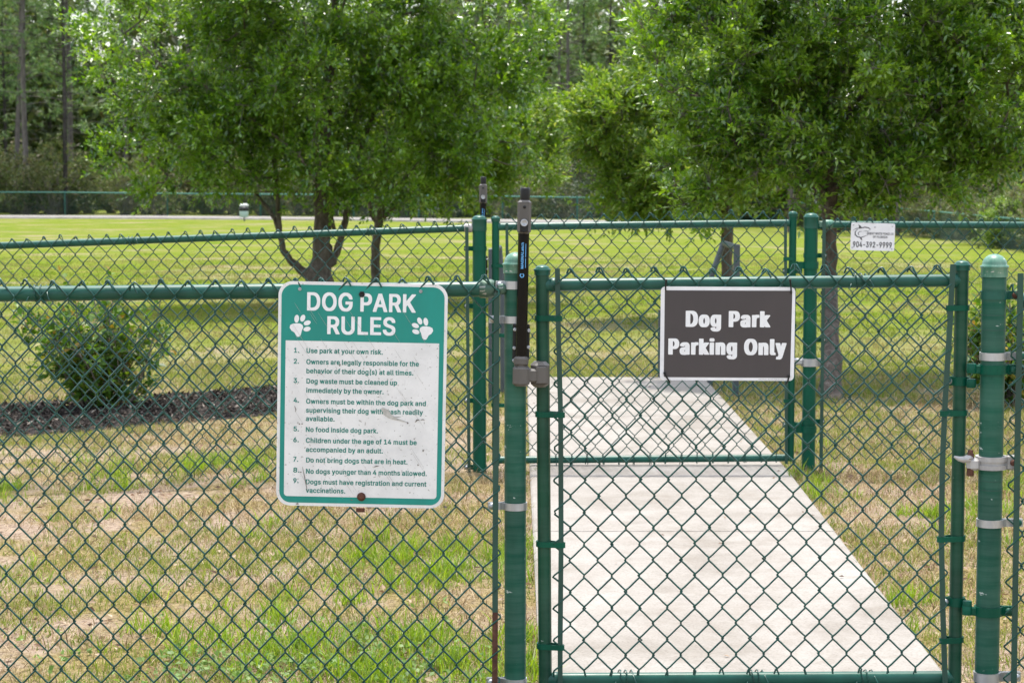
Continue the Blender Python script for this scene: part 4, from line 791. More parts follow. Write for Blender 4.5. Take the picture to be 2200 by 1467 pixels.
GLYPH_B = {'D':(118,[[5,1,67,0,81,3,89,7,98,13,106,21,111,28,115,37,120,49,122,58,123,67,125,83,125,118,123,139,118,158,112,170,108,177,104,183,99,187,92,192,84,196,78,198,68,200,10,200,2,199,0,198,-2,196,-2,192,-2,7,-2,4,0,3],[47,36,47,37,46,40,46,160,46,163,48,165,53,163,59,159,66,151,70,144,73,133,76,121,77,100,77,88,75,75,72,63,69,55,63,46,59,41,52,37]]),'O':(126,[[46,-2,77,-2,84,-1,90,1,97,4,106,11,116,23,122,36,128,53,131,69,133,91,133,110,132,123,129,145,124,161,118,173,114,180,111,184,103,192,99,195,92,198,79,202,46,202,35,199,27,195,22,191,13,181,4,166,-2,150,-5,134,-7,118,-7,80,-3,57,2,40,9,24,16,15,21,10,27,5,32,2],[61,38,57,43,52,49,49,57,45,67,42,88,42,111,44,130,49,143,52,151,56,157,60,161,63,162,66,161,72,154,76,146,79,138,81,131,84,117,85,106,85,94,82,72,77,57,73,48,67,40,64,38]]),'P':(105,[[5,1,37,0,42,1,45,3,46,4,46,7,46,63,47,67,50,68,68,68,81,71,87,73,97,81,103,88,108,98,111,109,113,122,113,147,111,159,106,173,100,184,93,192,85,196,80,198,70,200,10,200,2,199,0,198,-2,196,-2,192,-2,7,-2,4,0,3],[47,103,46,104,46,107,46,162,47,164,49,165,52,164,55,162,60,154,63,144,64,132,63,121,59,112,57,108,53,105,50,103]]),'a':(92,[[22,-2,51,-3,63,0,87,0,93,1,95,2,96,4,96,110,95,120,91,132,85,141,81,146,76,149,67,153,60,154,32,154,19,151,10,146,3,139,-2,131,-6,120,-7,113,-5,109,5,103,10,102,15,101,34,101,38,102,40,103,42,109,44,112,45,112,46,111,47,109,48,102,48,99,46,98,42,96,18,91,6,85,1,81,-2,78,-6,70,-8,64,-9,58,-9,34,-8,28,-5,19,-1,12,5,5,14,0],[41,39,40,40,39,44,40,50,43,56,45,58,47,58,48,58,48,55,46,47,44,41]]),'g':(100,[[31,-54,64,-55,76,-52,85,-47,92,-42,97,-34,101,-26,103,-17,104,-8,104,146,103,150,101,152,95,153,66,153,56,154,35,154,25,152,20,150,15,148,9,142,2,132,-3,120,-6,107,-8,94,-8,61,-5,43,0,27,8,15,13,10,20,6,33,2,54,2,55,1,56,0,56,-4,54,-10,52,-14,50,-16,48,-16,46,-15,39,-3,37,-2,31,-1,16,-1,10,-3,2,-8,-4,-15,-5,-21,-3,-27,0,-33,6,-42,12,-47,18,-50,24,-53],[47,44,44,51,41,60,39,78,40,89,43,102,46,110,47,111,49,112,51,110,53,105,56,93,57,85,57,71,55,58,53,50,50,44,49,44]]),'i':(39,[[3,1,35,1,40,2,42,3,43,5,43,145,42,149,40,151,34,152,5,152,-1,151,-3,150,-4,148,-4,7,-4,4,-2,3],[8,163,30,162,37,164,42,168,46,175,47,180,47,187,45,194,40,202,36,204,30,205,10,205,2,204,-3,199,-5,195,-7,191,-7,178,-6,174,-4,170,0,166,3,164]]),'k':(90,[[3,1,33,0,41,2,42,3,43,5,44,14,45,17,46,15,53,3,55,2,59,1,96,1,101,2,103,3,104,5,104,9,103,13,74,70,67,85,68,88,99,138,101,143,101,148,98,151,92,152,59,152,51,150,46,143,45,143,44,143,44,147,43,194,43,197,41,198,36,199,5,200,-1,198,-3,197,-4,195,-4,7,-3,4,-2,3]]),'l':(45,[[17,0,47,0,56,2,59,4,59,7,58,18,56,29,54,32,46,34,44,38,44,193,43,196,41,198,35,200,4,199,-2,198,-3,197,-4,194,-4,26,-2,17,3,8,8,3,13,1]]),'n':(97,[[3,1,35,1,41,2,43,4,44,8,44,93,46,105,47,109,49,110,51,108,52,104,54,87,54,8,54,4,56,2,64,0,92,1,98,2,100,3,101,8,101,101,100,114,98,125,93,138,89,143,81,149,75,152,65,154,46,155,30,152,5,152,-1,151,-3,149,-4,144,-4,7,-3,4,-2,3]]),'o':(98,[[32,-2,64,-2,72,-1,80,3,86,8,93,16,100,30,104,43,107,65,107,85,105,102,101,118,95,132,89,140,81,148,76,150,69,153,62,154,35,154,25,152,17,148,10,142,5,135,-1,123,-5,110,-8,92,-8,60,-6,43,-3,34,4,19,10,10,14,6,20,2,26,-1],[49,39,47,40,46,43,42,54,40,64,39,75,40,87,43,100,46,109,49,112,51,110,55,102,57,90,58,80,58,68,56,56,53,44,50,40]]),'r':(61,[[3,1,35,1,41,2,43,4,44,98,47,108,50,113,52,116,56,118,66,118,71,119,73,120,74,122,74,148,73,151,71,153,63,155,41,155,28,152,4,152,-1,151,-3,148,-4,144,-4,7,-3,4,-2,3]]),'y':(92,[[5,-52,34,-53,42,-51,48,-48,52,-44,56,-40,59,-34,64,-20,104,142,104,148,103,150,102,151,95,152,66,152,57,151,55,147,48,118,47,114,46,114,44,119,37,148,35,151,27,152,-3,152,-9,151,-12,149,-12,143,-11,136,21,7,18,-6,14,-16,12,-18,6,-18,1,-19,-1,-21,-2,-23,-5,-40,-5,-46,-4,-49,-3,-50]])}

# ------------------------------------------------------------------ flat printed shapes
def area2(P): return sum(a[0] * b[1] - b[0] * a[1] for a, b in zip(P, P[1:] + P[:1]))


def inside(p, P):
    c = False
    for a, b in zip(P, P[1:] + P[:1]):
        if (a[1] > p[1]) != (b[1] > p[1]) and p[0] < (b[0] - a[0]) * (p[1] - a[1]) / (b[1] - a[1]) + a[0]: c = not c
    return c


def fill(polys):
    """Triangulate closed 2-D outlines; an outline lying inside one that turns the other way is a hole in it.
    Outlines that overlap are kept a few hundredths of a millimetre apart."""
    A = [area2(P) for P in polys]
    order = sorted(range(len(polys)), key=lambda i: -abs(A[i]))
    box = [(min(p[0] for p in P), max(p[0] for p in P), min(p[1] for p in P), max(p[1] for p in P)) for P in polys]
    groups = {}
    for n_, i in enumerate(order):
        host = None
        for j in order[:n_]:
            if A[i] * A[j] < 0 and j in groups and box[j][0] <= box[i][0] and box[j][1] >= box[i][1] and box[j][2] <= box[i][2] and box[j][3] >= box[i][3] and inside(polys[i][0], polys[j]): host = j
        if host is None: groups[i] = [polys[i]]
        else: groups[host].append(polys[i])
    V = []; Fc = []
    for g, i in enumerate(sorted(groups)):
        cu = bpy.data.curves.new('outline', 'CURVE'); cu.dimensions = '2D'; cu.fill_mode = 'FRONT'
        for P in groups[i]:
            sp = cu.splines.new('POLY'); sp.points.add(len(P) - 1)
            for q, (a, b) in zip(sp.points, P): q.co = (a, b, 0, 1)
            sp.use_cyclic_u = True
        o = bpy.data.objects.new('outline', cu)
        me = o.to_mesh()
        b0 = len(V); V += [(v.co.x, v.co.y, (g % 4) * 4e-5) for v in me.vertices]; Fc += [tuple(b0 + k for k in p.vertices) for p in me.polygons]
        o.to_mesh_clear(); bpy.data.objects.remove(o); bpy.data.curves.remove(cu)
    return V, Fc


def text_polys(s, G, cap, x, base, width=None, align='l', track=9, space=58):
    """Outlines of a line of lettering: cap height, left/centre x, baseline, optional exact width (y up)."""
    out = []; cx = 0; x0 = None; x1 = 0
    for ch in s:
        if ch == ' ': cx += space; continue
        adv, polys = G[ch]
        for p in polys:
            q = [(cx + p[i], p[i + 1]) for i in range(0, len(p), 2)]
            out.append(q)
            for a, b in q:
                x0 = a if x0 is None else min(x0, a); x1 = max(x1, a)
        cx += adv + track
    sy = cap / 200; sx = width / (x1 - x0) if width else sy
    w = (x1 - x0) * sx
    ox = x - (w / 2 if align == 'c' else (w if align == 'r' else 0))
    return [[(ox + (a - x0) * sx, base + b * sy) for a, b in q] for q in out]


def rrect(x0, y0, x1, y1, r, n=8):
    P = []
    for cx, cy, a0 in ((x1 - r, y1 - r, 0), (x0 + r, y1 - r, 90), (x0 + r, y0 + r, 180), (x1 - r, y0 + r, 270)):
        for i in range(n + 1):
            a = math.radians(a0 + 90 * i / n); P.append((cx + r * math.cos(a), cy + r * math.sin(a)))
    return P


def stroke(pts, ws):
    L = []; R = []
    for i, p in enumerate(pts):
        a = pts[max(i - 1, 0)]; b = pts[min(i + 1, len(pts) - 1)]
        dx, dy = b[0] - a[0], b[1] - a[1]; l = math.hypot(dx, dy) or 1
        w = ws[i] / 2
        L.append((p[0] - dy / l * w, p[1] + dx / l * w)); R.append((p[0] + dy / l * w, p[1] - dx / l * w))
    return L + R[::-1]


def ell(cx, cy, rx, ry, rot=0, n=18):
    c, s = math.cos(math.radians(rot)), math.sin(math.radians(rot))
    return [(cx + rx * math.cos(t) * c - ry * math.sin(t) * s, cy + rx * math.cos(t) * s + ry * math.sin(t) * c) for t in np.linspace(0, 2 * math.pi, n, endpoint=False)]


class Sign:
    """A flat plate; printed layers lie a fraction of a millimetre proud of its face."""
    def __init__(s, name, loc, w, h, rad, mat, label, cat, rot=0, thick=.0022, tilt=0):
        s.w, s.h = w, h
        s.root = empty(name, loc, label, cat, None, (tilt, rot, 0))
        V, Fc = fill([rrect(-w / 2, -h / 2, w / 2, h / 2, rad, 10)])
        P = rrect(-w / 2, -h / 2, w / 2, h / 2, rad, 10)
        mb = MB()
        mb.add([(a, 0, b) for a, b, _ in V], Fc); mb.add([(a, thick, b) for a, b, _ in V], [f[::-1] for f in Fc])
        n = len(P); mb.add([(a, 0, b) for a, b in P] + [(a, thick, b) for a, b in P], [(i, (i + 1) % n, n + (i + 1) % n, n + i) for i in range(n)])
        s.panel = mb.build('panel', mat, s.root, local=True)

    def put(s, name, polys, mat, depth, parent=None):
        V, Fc = fill(polys)
        mb = MB(); mb.add([(a, -depth - e, b) for a, b, e in V], Fc)
        return mb.build(name, mat, parent or s.root, local=True)

    def mm(s, u, v): return (u / 1000 - s.w / 2, s.h / 2 - v / 1000)


# ================================================================== teal rules sign
c = at(777, 849, Y1 - .034)
S = Sign('rules_sign', c, .457, .610, .038, M['sign_white'], 'teal and white dog park rules sign, scratched and bolted to the front fence', 'sign', rot=.021)
S.put('border', [rrect(-.2285 + .0085, -.305 + .0085, .2285 - .0085, .305 - .0085, .031, 10)], M['teal'], .0004)
S.put('rules_panel', [[S.mm(*p) for p in ((21, 160), (436, 160))] + [S.mm(436 - 9 + 9 * math.cos(a), 584 - 9 + 9 * math.sin(a)) for a in np.linspace(0, math.pi / 2, 7)] + [S.mm(21 + 9 - 9 * math.sin(a), 584 - 9 + 9 * math.cos(a)) for a in np.linspace(0, math.pi / 2, 7)]], M['sign_white'], .0008)


def k1(x, y):                       # a point read off the photograph of the sign, to sign coordinates
    return S.mm((x - (75 - 43 * (y - 45) / 1355)) / 2.2, (y - 45 - .007 * (x - 75)) / 2.22)


def line1(s, x0, x1, y, cap=13.6, G=None):
    a = k1(x0, y); b = k1(x1, y + .007 * (x1 - x0))
    return text_polys(s, GLYPH_A, cap / 1000, a[0], a[1], b[0] - a[0])


head = line1('DOG PARK', 240, 885, 220, 50) + line1('RULES', 357, 762, 360, 49)
S.put('heading', head, M['white_print'], .0008)
rows = [('1.', 158, 188, 474), ('Use park at your own risk.', 232, 686, 475), ('2.', 155, 186, 540), ('Owners are legally responsible for the', 230, 900, 542),
        ('behavior of their dog(s) at all times.', 229, 866, 597), ('3.', 152, 184, 656), ('Dog waste must be cleaned up', 228, 768, 658), ('immediately by the owner.', 226, 687, 714),
        ('4.', 149, 181, 775), ('Owners must be within the dog park and', 224, 938, 780), ('supervising their dog with leash readily', 222, 920, 834), ('available.', 221, 392, 885),
        ('5.', 146, 178, 948), ('No food inside dog park.', 219, 650, 951), ('6.', 143, 176, 1014), ('Children under the age of 14 must be', 218, 880, 1017), ('accompanied by an adult.', 217, 677, 1072),
        ('7.', 141, 170, 1132), ('Do not bring dogs that are in heat.', 217, 823, 1136), ('8.', 139, 176, 1198), ('No dogs younger than 4 months allowed.', 215, 937, 1204),
        ('9.', 138, 170, 1262), ('Dogs must have registration and current', 213, 934, 1268), ('vaccinations.', 212, 448, 1320)]
S.put('rules_text', [p for r in rows for p in line1(*r)], M['teal_text'], .0012)
pad = [(135, 324), (139, 308), (155, 300), (176, 297), (198, 298), (212, 307), (216, 322), (208, 338), (204, 352), (200, 368), (190, 378), (178, 378), (170, 366), (162, 352), (146, 342)]
toes = [(178, 270, 14, 24, 8), (214, 266, 14, 22, 22), (240, 294, 22, 14, -22), (238, 331, 22, 14, -16)]
def paw(mir):
    f = (lambda x, y: k1(1123 - x, y + 7)) if mir else (lambda x, y: k1(x, y))
    out = [[f(*p) for p in pad]]
    for t in toes: out.append([f(*p) for p in ell(*t)])
    return out
for m_ in (False, True): S.put('paw_print', paw(m_), M['white_print'], .0008)
rng = random.Random(4)
scr = []
for i in range(46):
    x, y = rng.uniform(120, 900), rng.uniform(110, 1250); L_ = rng.uniform(40, 170)
    scr.append([k1(*p) for p in stroke([(x, y), (x + L_ * .3, y + L_ * .5), (x + L_ * .62, y + L_)], [.6, 1.5, .6])])
M['scratch'] = simple('dirty_scratch', [(.3, (.30, .29, .27)), (.7, (.48, .46, .43))], 60, .7)
S.put('scratches', scr, M['scratch'], .0016, S.panel)
blem = [stroke([(676, 800), (700, 826), (728, 852), (768, 868), (826, 884)], [14, 40, 26, 12, 3])]
S.put('scrape_mark', [[k1(*p) for p in b] for b in blem], M['scrape'], .0020, S.panel)
M['grime'] = simple('dark_grime', [(.3, (.10, .085, .07)), (.7, (.22, .19, .16))], 80, .8)
blem = [stroke([(195, 1163), (207, 1225), (222, 1312)], [2, 5, 3]), stroke([(155, 795), (163, 815), (160, 830)], [2, 5, 2]), stroke([(872, 884), (884, 870), (900, 868)], [2, 9, 2]), stroke([(905, 869), (918, 866), (930, 869)], [2, 6, 2]),
        stroke([(752, 851), (770, 853), (790, 851)], [1, 4, 1]), stroke([(622, 1158), (636, 1153), (655, 1150)], [2, 7, 1]), ell(918, 1054, 4, 7), ell(886, 1142, 4, 5), ell(782, 969, 3, 3), ell(866, 984, 4, 3), ell(715, 718, 3, 3), ell(486, 1360, 6, 3), ell(185, 1195, 4, 4), ell(182, 903, 4, 4), ell(198, 902, 5, 3), ell(828, 888, 5, 5), ell(1045, 1395, 12, 6), ell(430, 545, 3, 8, 20), ell(160, 1388, 9, 4), ell(318, 600, 3, 3), ell(650, 1210, 4, 2), ell(250, 985, 3, 2)]
S.put('grime_spots', [[k1(*p) for p in b] for b in blem], M['grime'], .0024, S.panel)
# fixings
for x, y, r, m_ in ((200, 92, .0048, M['galv']), (918, 96, .0048, M['galv'])):
    a = k1(x, y); mb = MB(); mb.lathe((a[0], -.0008, a[1]), [(r, -.001), (r, .0012), (r * .55, .0020), (r * .5, .0008), (.0005, .0006)], 12, 'Y'); mb.build('rivet', m_, S.root, local=True)
a = k1(568, 118); mb = MB(); mb.lathe((a[0], -.0010, a[1]), [(.0088, -.001), (.0088, .002), (.0060, .004), (.0050, .001), (.0005, .001)], 6, 'Y'); mb.build('bolt', M['black_plastic'], S.root, local=True)
a = k1(544, 1340); mb = MB(); mb.lathe((a[0], -.0010, a[1]), [(.0118, -.001), (.0118, .0020), (.0085, .0025), (.0085, .0075), (.004, .0085), (.0005, .0080)], 16, 'Y'); mb.build('bolt', M['rust'], S.root, local=True)
a = k1(535, 1432); mb = MB(); mb.box((a[0], .010, a[1] + .003), .024, .004, .012, .001); mb.build('bracket', M['rust'], S.root, local=True)

# ================================================================== dark parking sign
c = at(1563, 717, Y1 - .034)
S = Sign('parking_sign', c, .363, .2535, .013, M['sign_clean'], 'dark brown parking only sign with white edge, tied to the front gate', 'sign', rot=.006)
def k2(x, y): return S.mm((x - 85 + .01 * (y - 242)) / 3.416, (y - 241) / 3.42)
S.put('dark_field', [[k2(*p) for p in ((121, 284), (128, 276), (1288, 273), (1296, 281), (1281, 1072), (1272, 1080), (126, 1080), (113, 1072))]], M['brown_ink'], .0004)
def line2(s, x0, x1, y, cap):
    a = k2(x0, y); b = k2(x1, y); return text_polys(s, GLYPH_B, cap / 1000, a[0], a[1], b[0] - a[0], track=22, space=62)
S.put('lettering', line2('Dog Park', 313, 1095, 613, 43.8) + line2('Parking Only', 153, 1245, 870, 43.8), M['white_print'], .0008)
tiny = [[k2(*p) for p in ((x, 1092), (x + w, 1092), (x + w, 1097), (x, 1097))] for x, w in ((988, 30), (1022, 42), (1072, 20), (1096, 26), (1128, 34), (1168, 18), (1190, 32))]
S.put('fine_print', tiny, M['scrape'], .0004)
for (x, y), pts in (((128, 272), [(0, -.016, .026), (-.001, -.012, .010), (0, -.003, .0), (.001, .004, -.004)]), ((1285, 290), [(-.006, -.020, .034), (-.002, -.010, .016), (0, -.003, .0), (.0, .004, -.004)]),
                    ((126, 1055), [(-.002, -.003, .004), (.004, -.006, -.008), (.010, .000, -.016), (.014, .010, -.024)]), ((1262, 1072), [(.002, -.003, .002), (-.001, -.006, -.010), (-.004, .002, -.018), (-.006, .010, -.020)])):
    a = k2(x, y); mb = MB(); mb.tube([(a[0] + p[0], p[1], a[1] + p[2]) for p in pts], [.0022] * 3 + [.0018], 6)
    q = pts[0]; mb.box((a[0] + q[0], q[1], a[1] + q[2]), .006, .006, .007, .001); mb.build('zip_tie', M['black_plastic'], S.root, local=True)

# ================================================================== small white sign on the rear fence
c = at(1875, 509, Y2 - .030)
S = Sign('fence_company_sign', c, .2025, .127, .008, M['sign_clean'], 'small white fence company sign with a black shark and phone number', 'sign', rot=.028)
def k3(x, y): return S.mm((x - 986) / 3.09, (y - 392 - .026 * (x - 986)) / 3.09)
P3 = [stroke([(1010, 508), (1055, 480), (1120, 470), (1180, 460), (1232, 468), (1262, 490), (1248, 506)], [3, 9, 14, 15, 14, 10, 3]), [(1085, 420), (1118, 438), (1140, 468), (1096, 474), (1098, 446)],
      stroke([(1082, 484), (1046, 524), (1048, 566), (1084, 598), (1130, 604), (1180, 590), (1232, 566)], [4, 14, 18, 15, 11, 9, 3]), stroke([(1146, 517), (1106, 522), (1088, 546), (1102, 574), (1112, 580)], [3, 9, 11, 7, 2]),
      [(1106, 600), (1136, 642), (1152, 644), (1140, 604)], stroke([(1160, 520), (1200, 511), (1238, 520)], [2, 7, 2]), stroke([(1240, 508), (1218, 528), (1216, 556), (1232, 566)], [3, 6, 6, 3])]
S.put('shark_emblem', [[k3(*p) for p in b] for b in P3], M['black_ink'], .0005)
def line3(s, x0, x1, y, cap):
    a = k3(x0, y); b = k3(x1, y + .026 * (x1 - x0)); return text_polys(s, GLYPH_A, cap / 1000, a[0], a[1], b[0] - a[0])
S.put('phone_number', line3('904-392-9999', 1020, 1575, 742, 26.5), M['black_ink'], .0005)
S.put('company_name', line3('GREAT WHITE FENCE CO', 1226, 1594, 563, 10.5) + line3('OF FLORIDA', 1300, 1510, 612, 10.5), M['black_ink'], .0005)
for x, y in ((1018, 424), (1574, 442), (1015, 748), (1576, 768), (1324, 458)):
    a = k3(x, y); mb = MB(); mb.lathe((a[0], -.0006, a[1]), [(.0036, -.001), (.0036, .0012), (.0005, .0020)], 10, 'Y'); mb.build('rivet', M['galv'], S.root, local=True)


# ================================================================== tall magnetic latches
def latch(loc, rot, label):
    r = empty('gate_latch', loc, label, 'gate latch', 'tall gate latches', (0, rot, 0))
    B = lambda mb, name, mat, p=None: mb.build(name, mat, p or r, local=True)
    mb = MB(); mb.lathe((0, 0, 0), [(.0152, .074), (.0152, .412)], 28); tube = B(mb, 'tube', M['black'])
    pol = text_polys('MAGNALatch', GLYPH_A, .0072, 0, 0, .070)
    pol.append([(-.018 + .006 * math.cos(t), .0035 + .006 * math.sin(t)) for t in np.linspace(.3, 2 * math.pi - .3, 14)] + [(-.018 + .0035 * math.cos(t), .0035 + .0035 * math.sin(t)) for t in np.linspace(2 * math.pi - .3, .3, 14)])
    pol += [[(a, -.006), (a + w, -.006), (a + w, -.0046), (a, -.0046)] for a, w in ((.002, .026), (.031, .036))]
    V, Fc = fill(pol); mb = MB(); Q = []
    for a, b, e in V:
        x = -b + .0010; Q.append((x, -math.sqrt(max(.0155 ** 2 - x * x, 0)) - e, .317 + a))
    mb.add(Q, Fc); B(mb, 'lettering', M['blue_ink'], tube)
    mb = MB(); mb.box((.0005, 0, .4555), .037, .040, .090, .006); mb.box((.0005, -.0205, .4555), .027, .004, .080, .0018)
    body = B(mb, 'lock_body', M['grey_plastic'])
    mb = MB(); mb.lathe((.0005, -.0225, .440), [(.0100, -.001), (.0100, .003), (.0085, .005), (.0075, .0035), (.0005, .0035)], 20, 'Y'); mb.box((.0005, -.0266, .440), .002, .001, .009)
    B(mb, 'key_cylinder', M['galv'], body)
    mb = MB(); mb.box((.0005, -.0226, .432), .022, .0022, .030, .001); mb.lathe((.0005, -.0228, .482), [(.0042, 0), (.0042, .001), (.0005, .0012)], 10, 'Y'); mb.lathe((.0005, -.0228, .417), [(.0030, 0), (.0030, .001), (.0005, .0012)], 10, 'Y')
    B(mb, 'lock_surround', M['black_plastic'], body)
    mb = MB(); mb.lathe((.0015, 0, 0), [(.0128, .500), (.0135, .506), (.0138, .528), (.0125, .534), (.001, .5345)], 24); B(mb, 'pull_knob', M['black_plastic'])
    mb = MB(); mb.box((-.001, .012, .118), .046, .010, .098, .003); br_ = B(mb, 'mounting_bracket', M['black_plastic'])
    for x, z in ((-.0185, .152), (-.0190, .102), (-.0192, .068), (.0190, .150), (.0190, .105)):
        mb = MB(); mb.lathe((x, .006, z), [(.0050, 0), (.0050, .003), (.0035, .005), (.0015, .0045), (.0005, .003)], 12, 'Y'); B(mb, 'screw', M['galv'], br_)
    mb = MB(); mb.box((.0, -.001, .068), .040, .040, .026, .006); mb.lathe((0, 0, 0), [(.0185, .055), (.0185, .060)], 20); B(mb, 'collar', M['grey_plastic'])
    mb = MB(); mb.box((.001, 0, .028), .046, .050, .056, .008); mb.box((.030, 0, .030), .030, .036, .036, .005); B(mb, 'latch_block', M['grey_plastic'])
    return r

p = at(1118.5, 829, Y1 - .048)
latch(p, .020, 'black tube gate latch with key lock standing on the front post beside the closed gate')
p = at(1037, 380, Y2 + .062)
latch(p - Vector((0, 0, .534)), .004, 'black tube gate latch rising behind the rear gate post, half hidden by it')


# ================================================================== grey hoops by the end of the path
def hoop(pf_top, pf_base, pr_top, pr_mid, pr_base, label):
    b0 = gh(*pf_base); b1 = gh(*pr_base)
    t0 = at(*pf_top, b0.y); t1 = at(*pr_top, b1.y); m1 = at(*pr_mid, b1.y)
    r = empty('steel_hoop', b0, label, 'steel hoop', 'grey steel hoops')
    mb = MB(); mb.box((b0.x, b0.y, (b0.z + t0.z) / 2 - .03), .038, .038, t0.z - b0.z + .06, .004); mb.build('front_leg', M['steel_grey'], r)
    mb = MB(); mb.tube([t0 + Vector((0, -.019, -.018)), t1 + Vector((0, .019, -.018))], .021, 4); mb.build('top_bar', M['steel_grey'], r)
    mb = MB(); mb.tube([t1 + Vector((0, .01, -.012)), m1, Vector((m1.x, b1.y, m1.z - .12)), (b1.x, b1.y, b1.z - .05)], .019, 8); mb.build('rear_leg', M['steel_grey'], r)
    return r
hoop((1583, 525), (1580, 855), (1555, 517), (1529, 592), (1525, 831), 'dark grey steel hoop with a bent rear leg standing behind the dark sign')
hoop((1056, 534), (1056, 860), (1072, 526), (1080, 620), (1081, 845), 'dark grey steel hoop mostly hidden behind the latch post')
b = gh(1418, 816); t = at(1418, 668, b.y); r = empty('steel_post', b, 'short dark grey steel post seen along the edge of the dark sign', 'post')
mb = MB(); mb.box((b.x, b.y, (b.z + t.z) / 2 - .03), .030, .030, t.z - b.z + .06, .004); mb.build('shaft', M['steel_grey'], r)
mb = MB(); mb.box((b.x, b.y, t.z + .004), .034, .034, .008, .003); mb.build('cap', M['steel_grey'], r)

# ================================================================== waste station on the far lawn
b = gh(525, 475); sc_ = b.y / F
r = empty('waste_station', b, 'pale waste bin with a white bag dispenser on a thin post across the lawn', 'waste bin')
H_ = lambda py: (at(525, py, b.y).z - b.z)
mb = MB(); mb.lathe(b, [(.035, -.1), (.035, H_(440))], 10); mb.build('pole', M['steel_grey'], r)
M['bin_blue'] = simple('pale_blue_bin', [(.3, (.36, .46, .54)), (.7, (.46, .56, .64))], 5, .4)
wb = 20 * sc_
mb = MB(); mb.lathe((b.x, b.y - .12, b.z), [(wb * .40, H_(467)), (wb * .46, H_(466)), (wb * .50, H_(453))], 20); mb.build('bin', M['bin_blue'], r)
mb = MB(); mb.lathe((b.x, b.y - .12, b.z), [(wb * .51, H_(453.5)), (wb * .54, H_(452)), (wb * .54, H_(446)), (wb * .3, H_(444))], 20); mb.build('bag_rim', M['black_plastic'], r)
mb = MB(); mb.box((b.x, b.y - .05, b.z + (H_(437) + H_(445)) / 2), wb * 1.0, .16, H_(437) - H_(445), .06); mb.build('bag_dispenser', M['white_print'], r)

# ------------------------------------------------------------------ leaves and branches
def norm(a): return a / np.maximum(np.linalg.norm(a, axis=-1, keepdims=True), 1e-9)


def leaves(name, start, d, ln, rng, per, L, W, mat, parent=None, ang=(35, 75), fold=.18, droop=.15, local=False, curl=0.0):
    """per leaves along each twig (start, unit direction d, length ln): two folded triangles each."""
    n = len(start)
    T = np.repeat(np.arange(n), per)
    t = np.tile(((np.arange(per) + .6) / per) ** .7, n) + rng.normal(0, .04, n * per)
    D = d[T]; P = start[T] + D * (ln[T] * np.clip(t, .05, 1.02))[:, None]
    a = np.radians(rng.uniform(*ang, n * per)); a = np.where(t > .93, a * .4, a)
    ph = np.tile(np.arange(per) * 2.4, n) + np.repeat(rng.uniform(0, 6.28, n), per) + rng.normal(0, .3, n * per)
    u = norm(np.cross(D, np.where(np.abs(D[:, 2:3]) > .9, [[1., 0, 0]], [[0, 0, 1.]]))); w = np.cross(D, u)
    ld = D * np.cos(a)[:, None] + (u * np.cos(ph)[:, None] + w * np.sin(ph)[:, None]) * np.sin(a)[:, None]
    ld[:, 2] -= droop * rng.uniform(0, 1, len(ld)); ld = norm(ld)
    up = norm(np.stack([rng.normal(0, .62, len(ld)), rng.normal(-.15, .62, len(ld)), np.ones(len(ld))], -1))
    sd = norm(np.cross(ld, up)); nn = np.cross(sd, ld)
    l = L * rng.uniform(.6, 1.25, len(ld))[:, None]; ww = W * rng.uniform(.75, 1.2, len(ld))[:, None]
    V = np.stack([P, P + ld * l * .5 + sd * ww / 2 + nn * l * fold * .5, P + ld * l - nn * l * curl, P + ld * l * .5 - sd * ww / 2 + nn * l * fold * .5], 1)
    i = np.arange(len(ld)) * 4
    Fc = np.stack([i, i + 1, i + 2, i, i + 2, i + 3], -1)
    return mesh_np(name, V, Fc, np.full(len(ld) * 2, 3), mat, parent, local=local)


def lobe_points(lobes, n, rng, shell=.55, gap=None):
    """Random points in ellipsoid lobes given as (px, py, rpx, rpy, Y, rY)."""
    W = np.array([l[2] * l[3] * l[5] for l in lobes]); W = W / W.sum(); out = []; axes = []
    ids = rng.choice(len(lobes), n * 3, p=W)
    for k in ids:
        px, py, rx, ry, Y, rY = lobes[k]
        v = rng.normal(0, 1, 3); v /= np.linalg.norm(v); r = rng.uniform(0, 1) ** (1 / 3) * (1 - shell) + shell * rng.uniform(.55, 1.05)
        c = at(px, py, Y); s = Y / F
        p = np.array([c.x + v[0] * r * rx * s, Y + v[1] * r * rY, c.z + v[2] * r * ry * s])
        if gap and mnoise.noise(Vector(p) * gap[0] + Vector((gap[2], 0, 0))) < gap[1]: continue
        out.append(p); axes.append(norm(np.array([v[0] * rx, v[1] * rY / s, v[2] * ry])))
        if len(out) == n: break
    return np.array(out), np.array(axes)


def bend(a, b, rng, amt=.12, n=5):
    a, b = Vector(a), Vector(b); L = (b - a).length
    o = Vector(rng.normal(0, amt, 3)) * L
    return [a.lerp(b, t) + o * math.sin(math.pi * t) + Vector(rng.normal(0, amt * .12, 3)) * L * (1 if 0 < t < 1 else 0) for t in np.linspace(0, 1, n)]


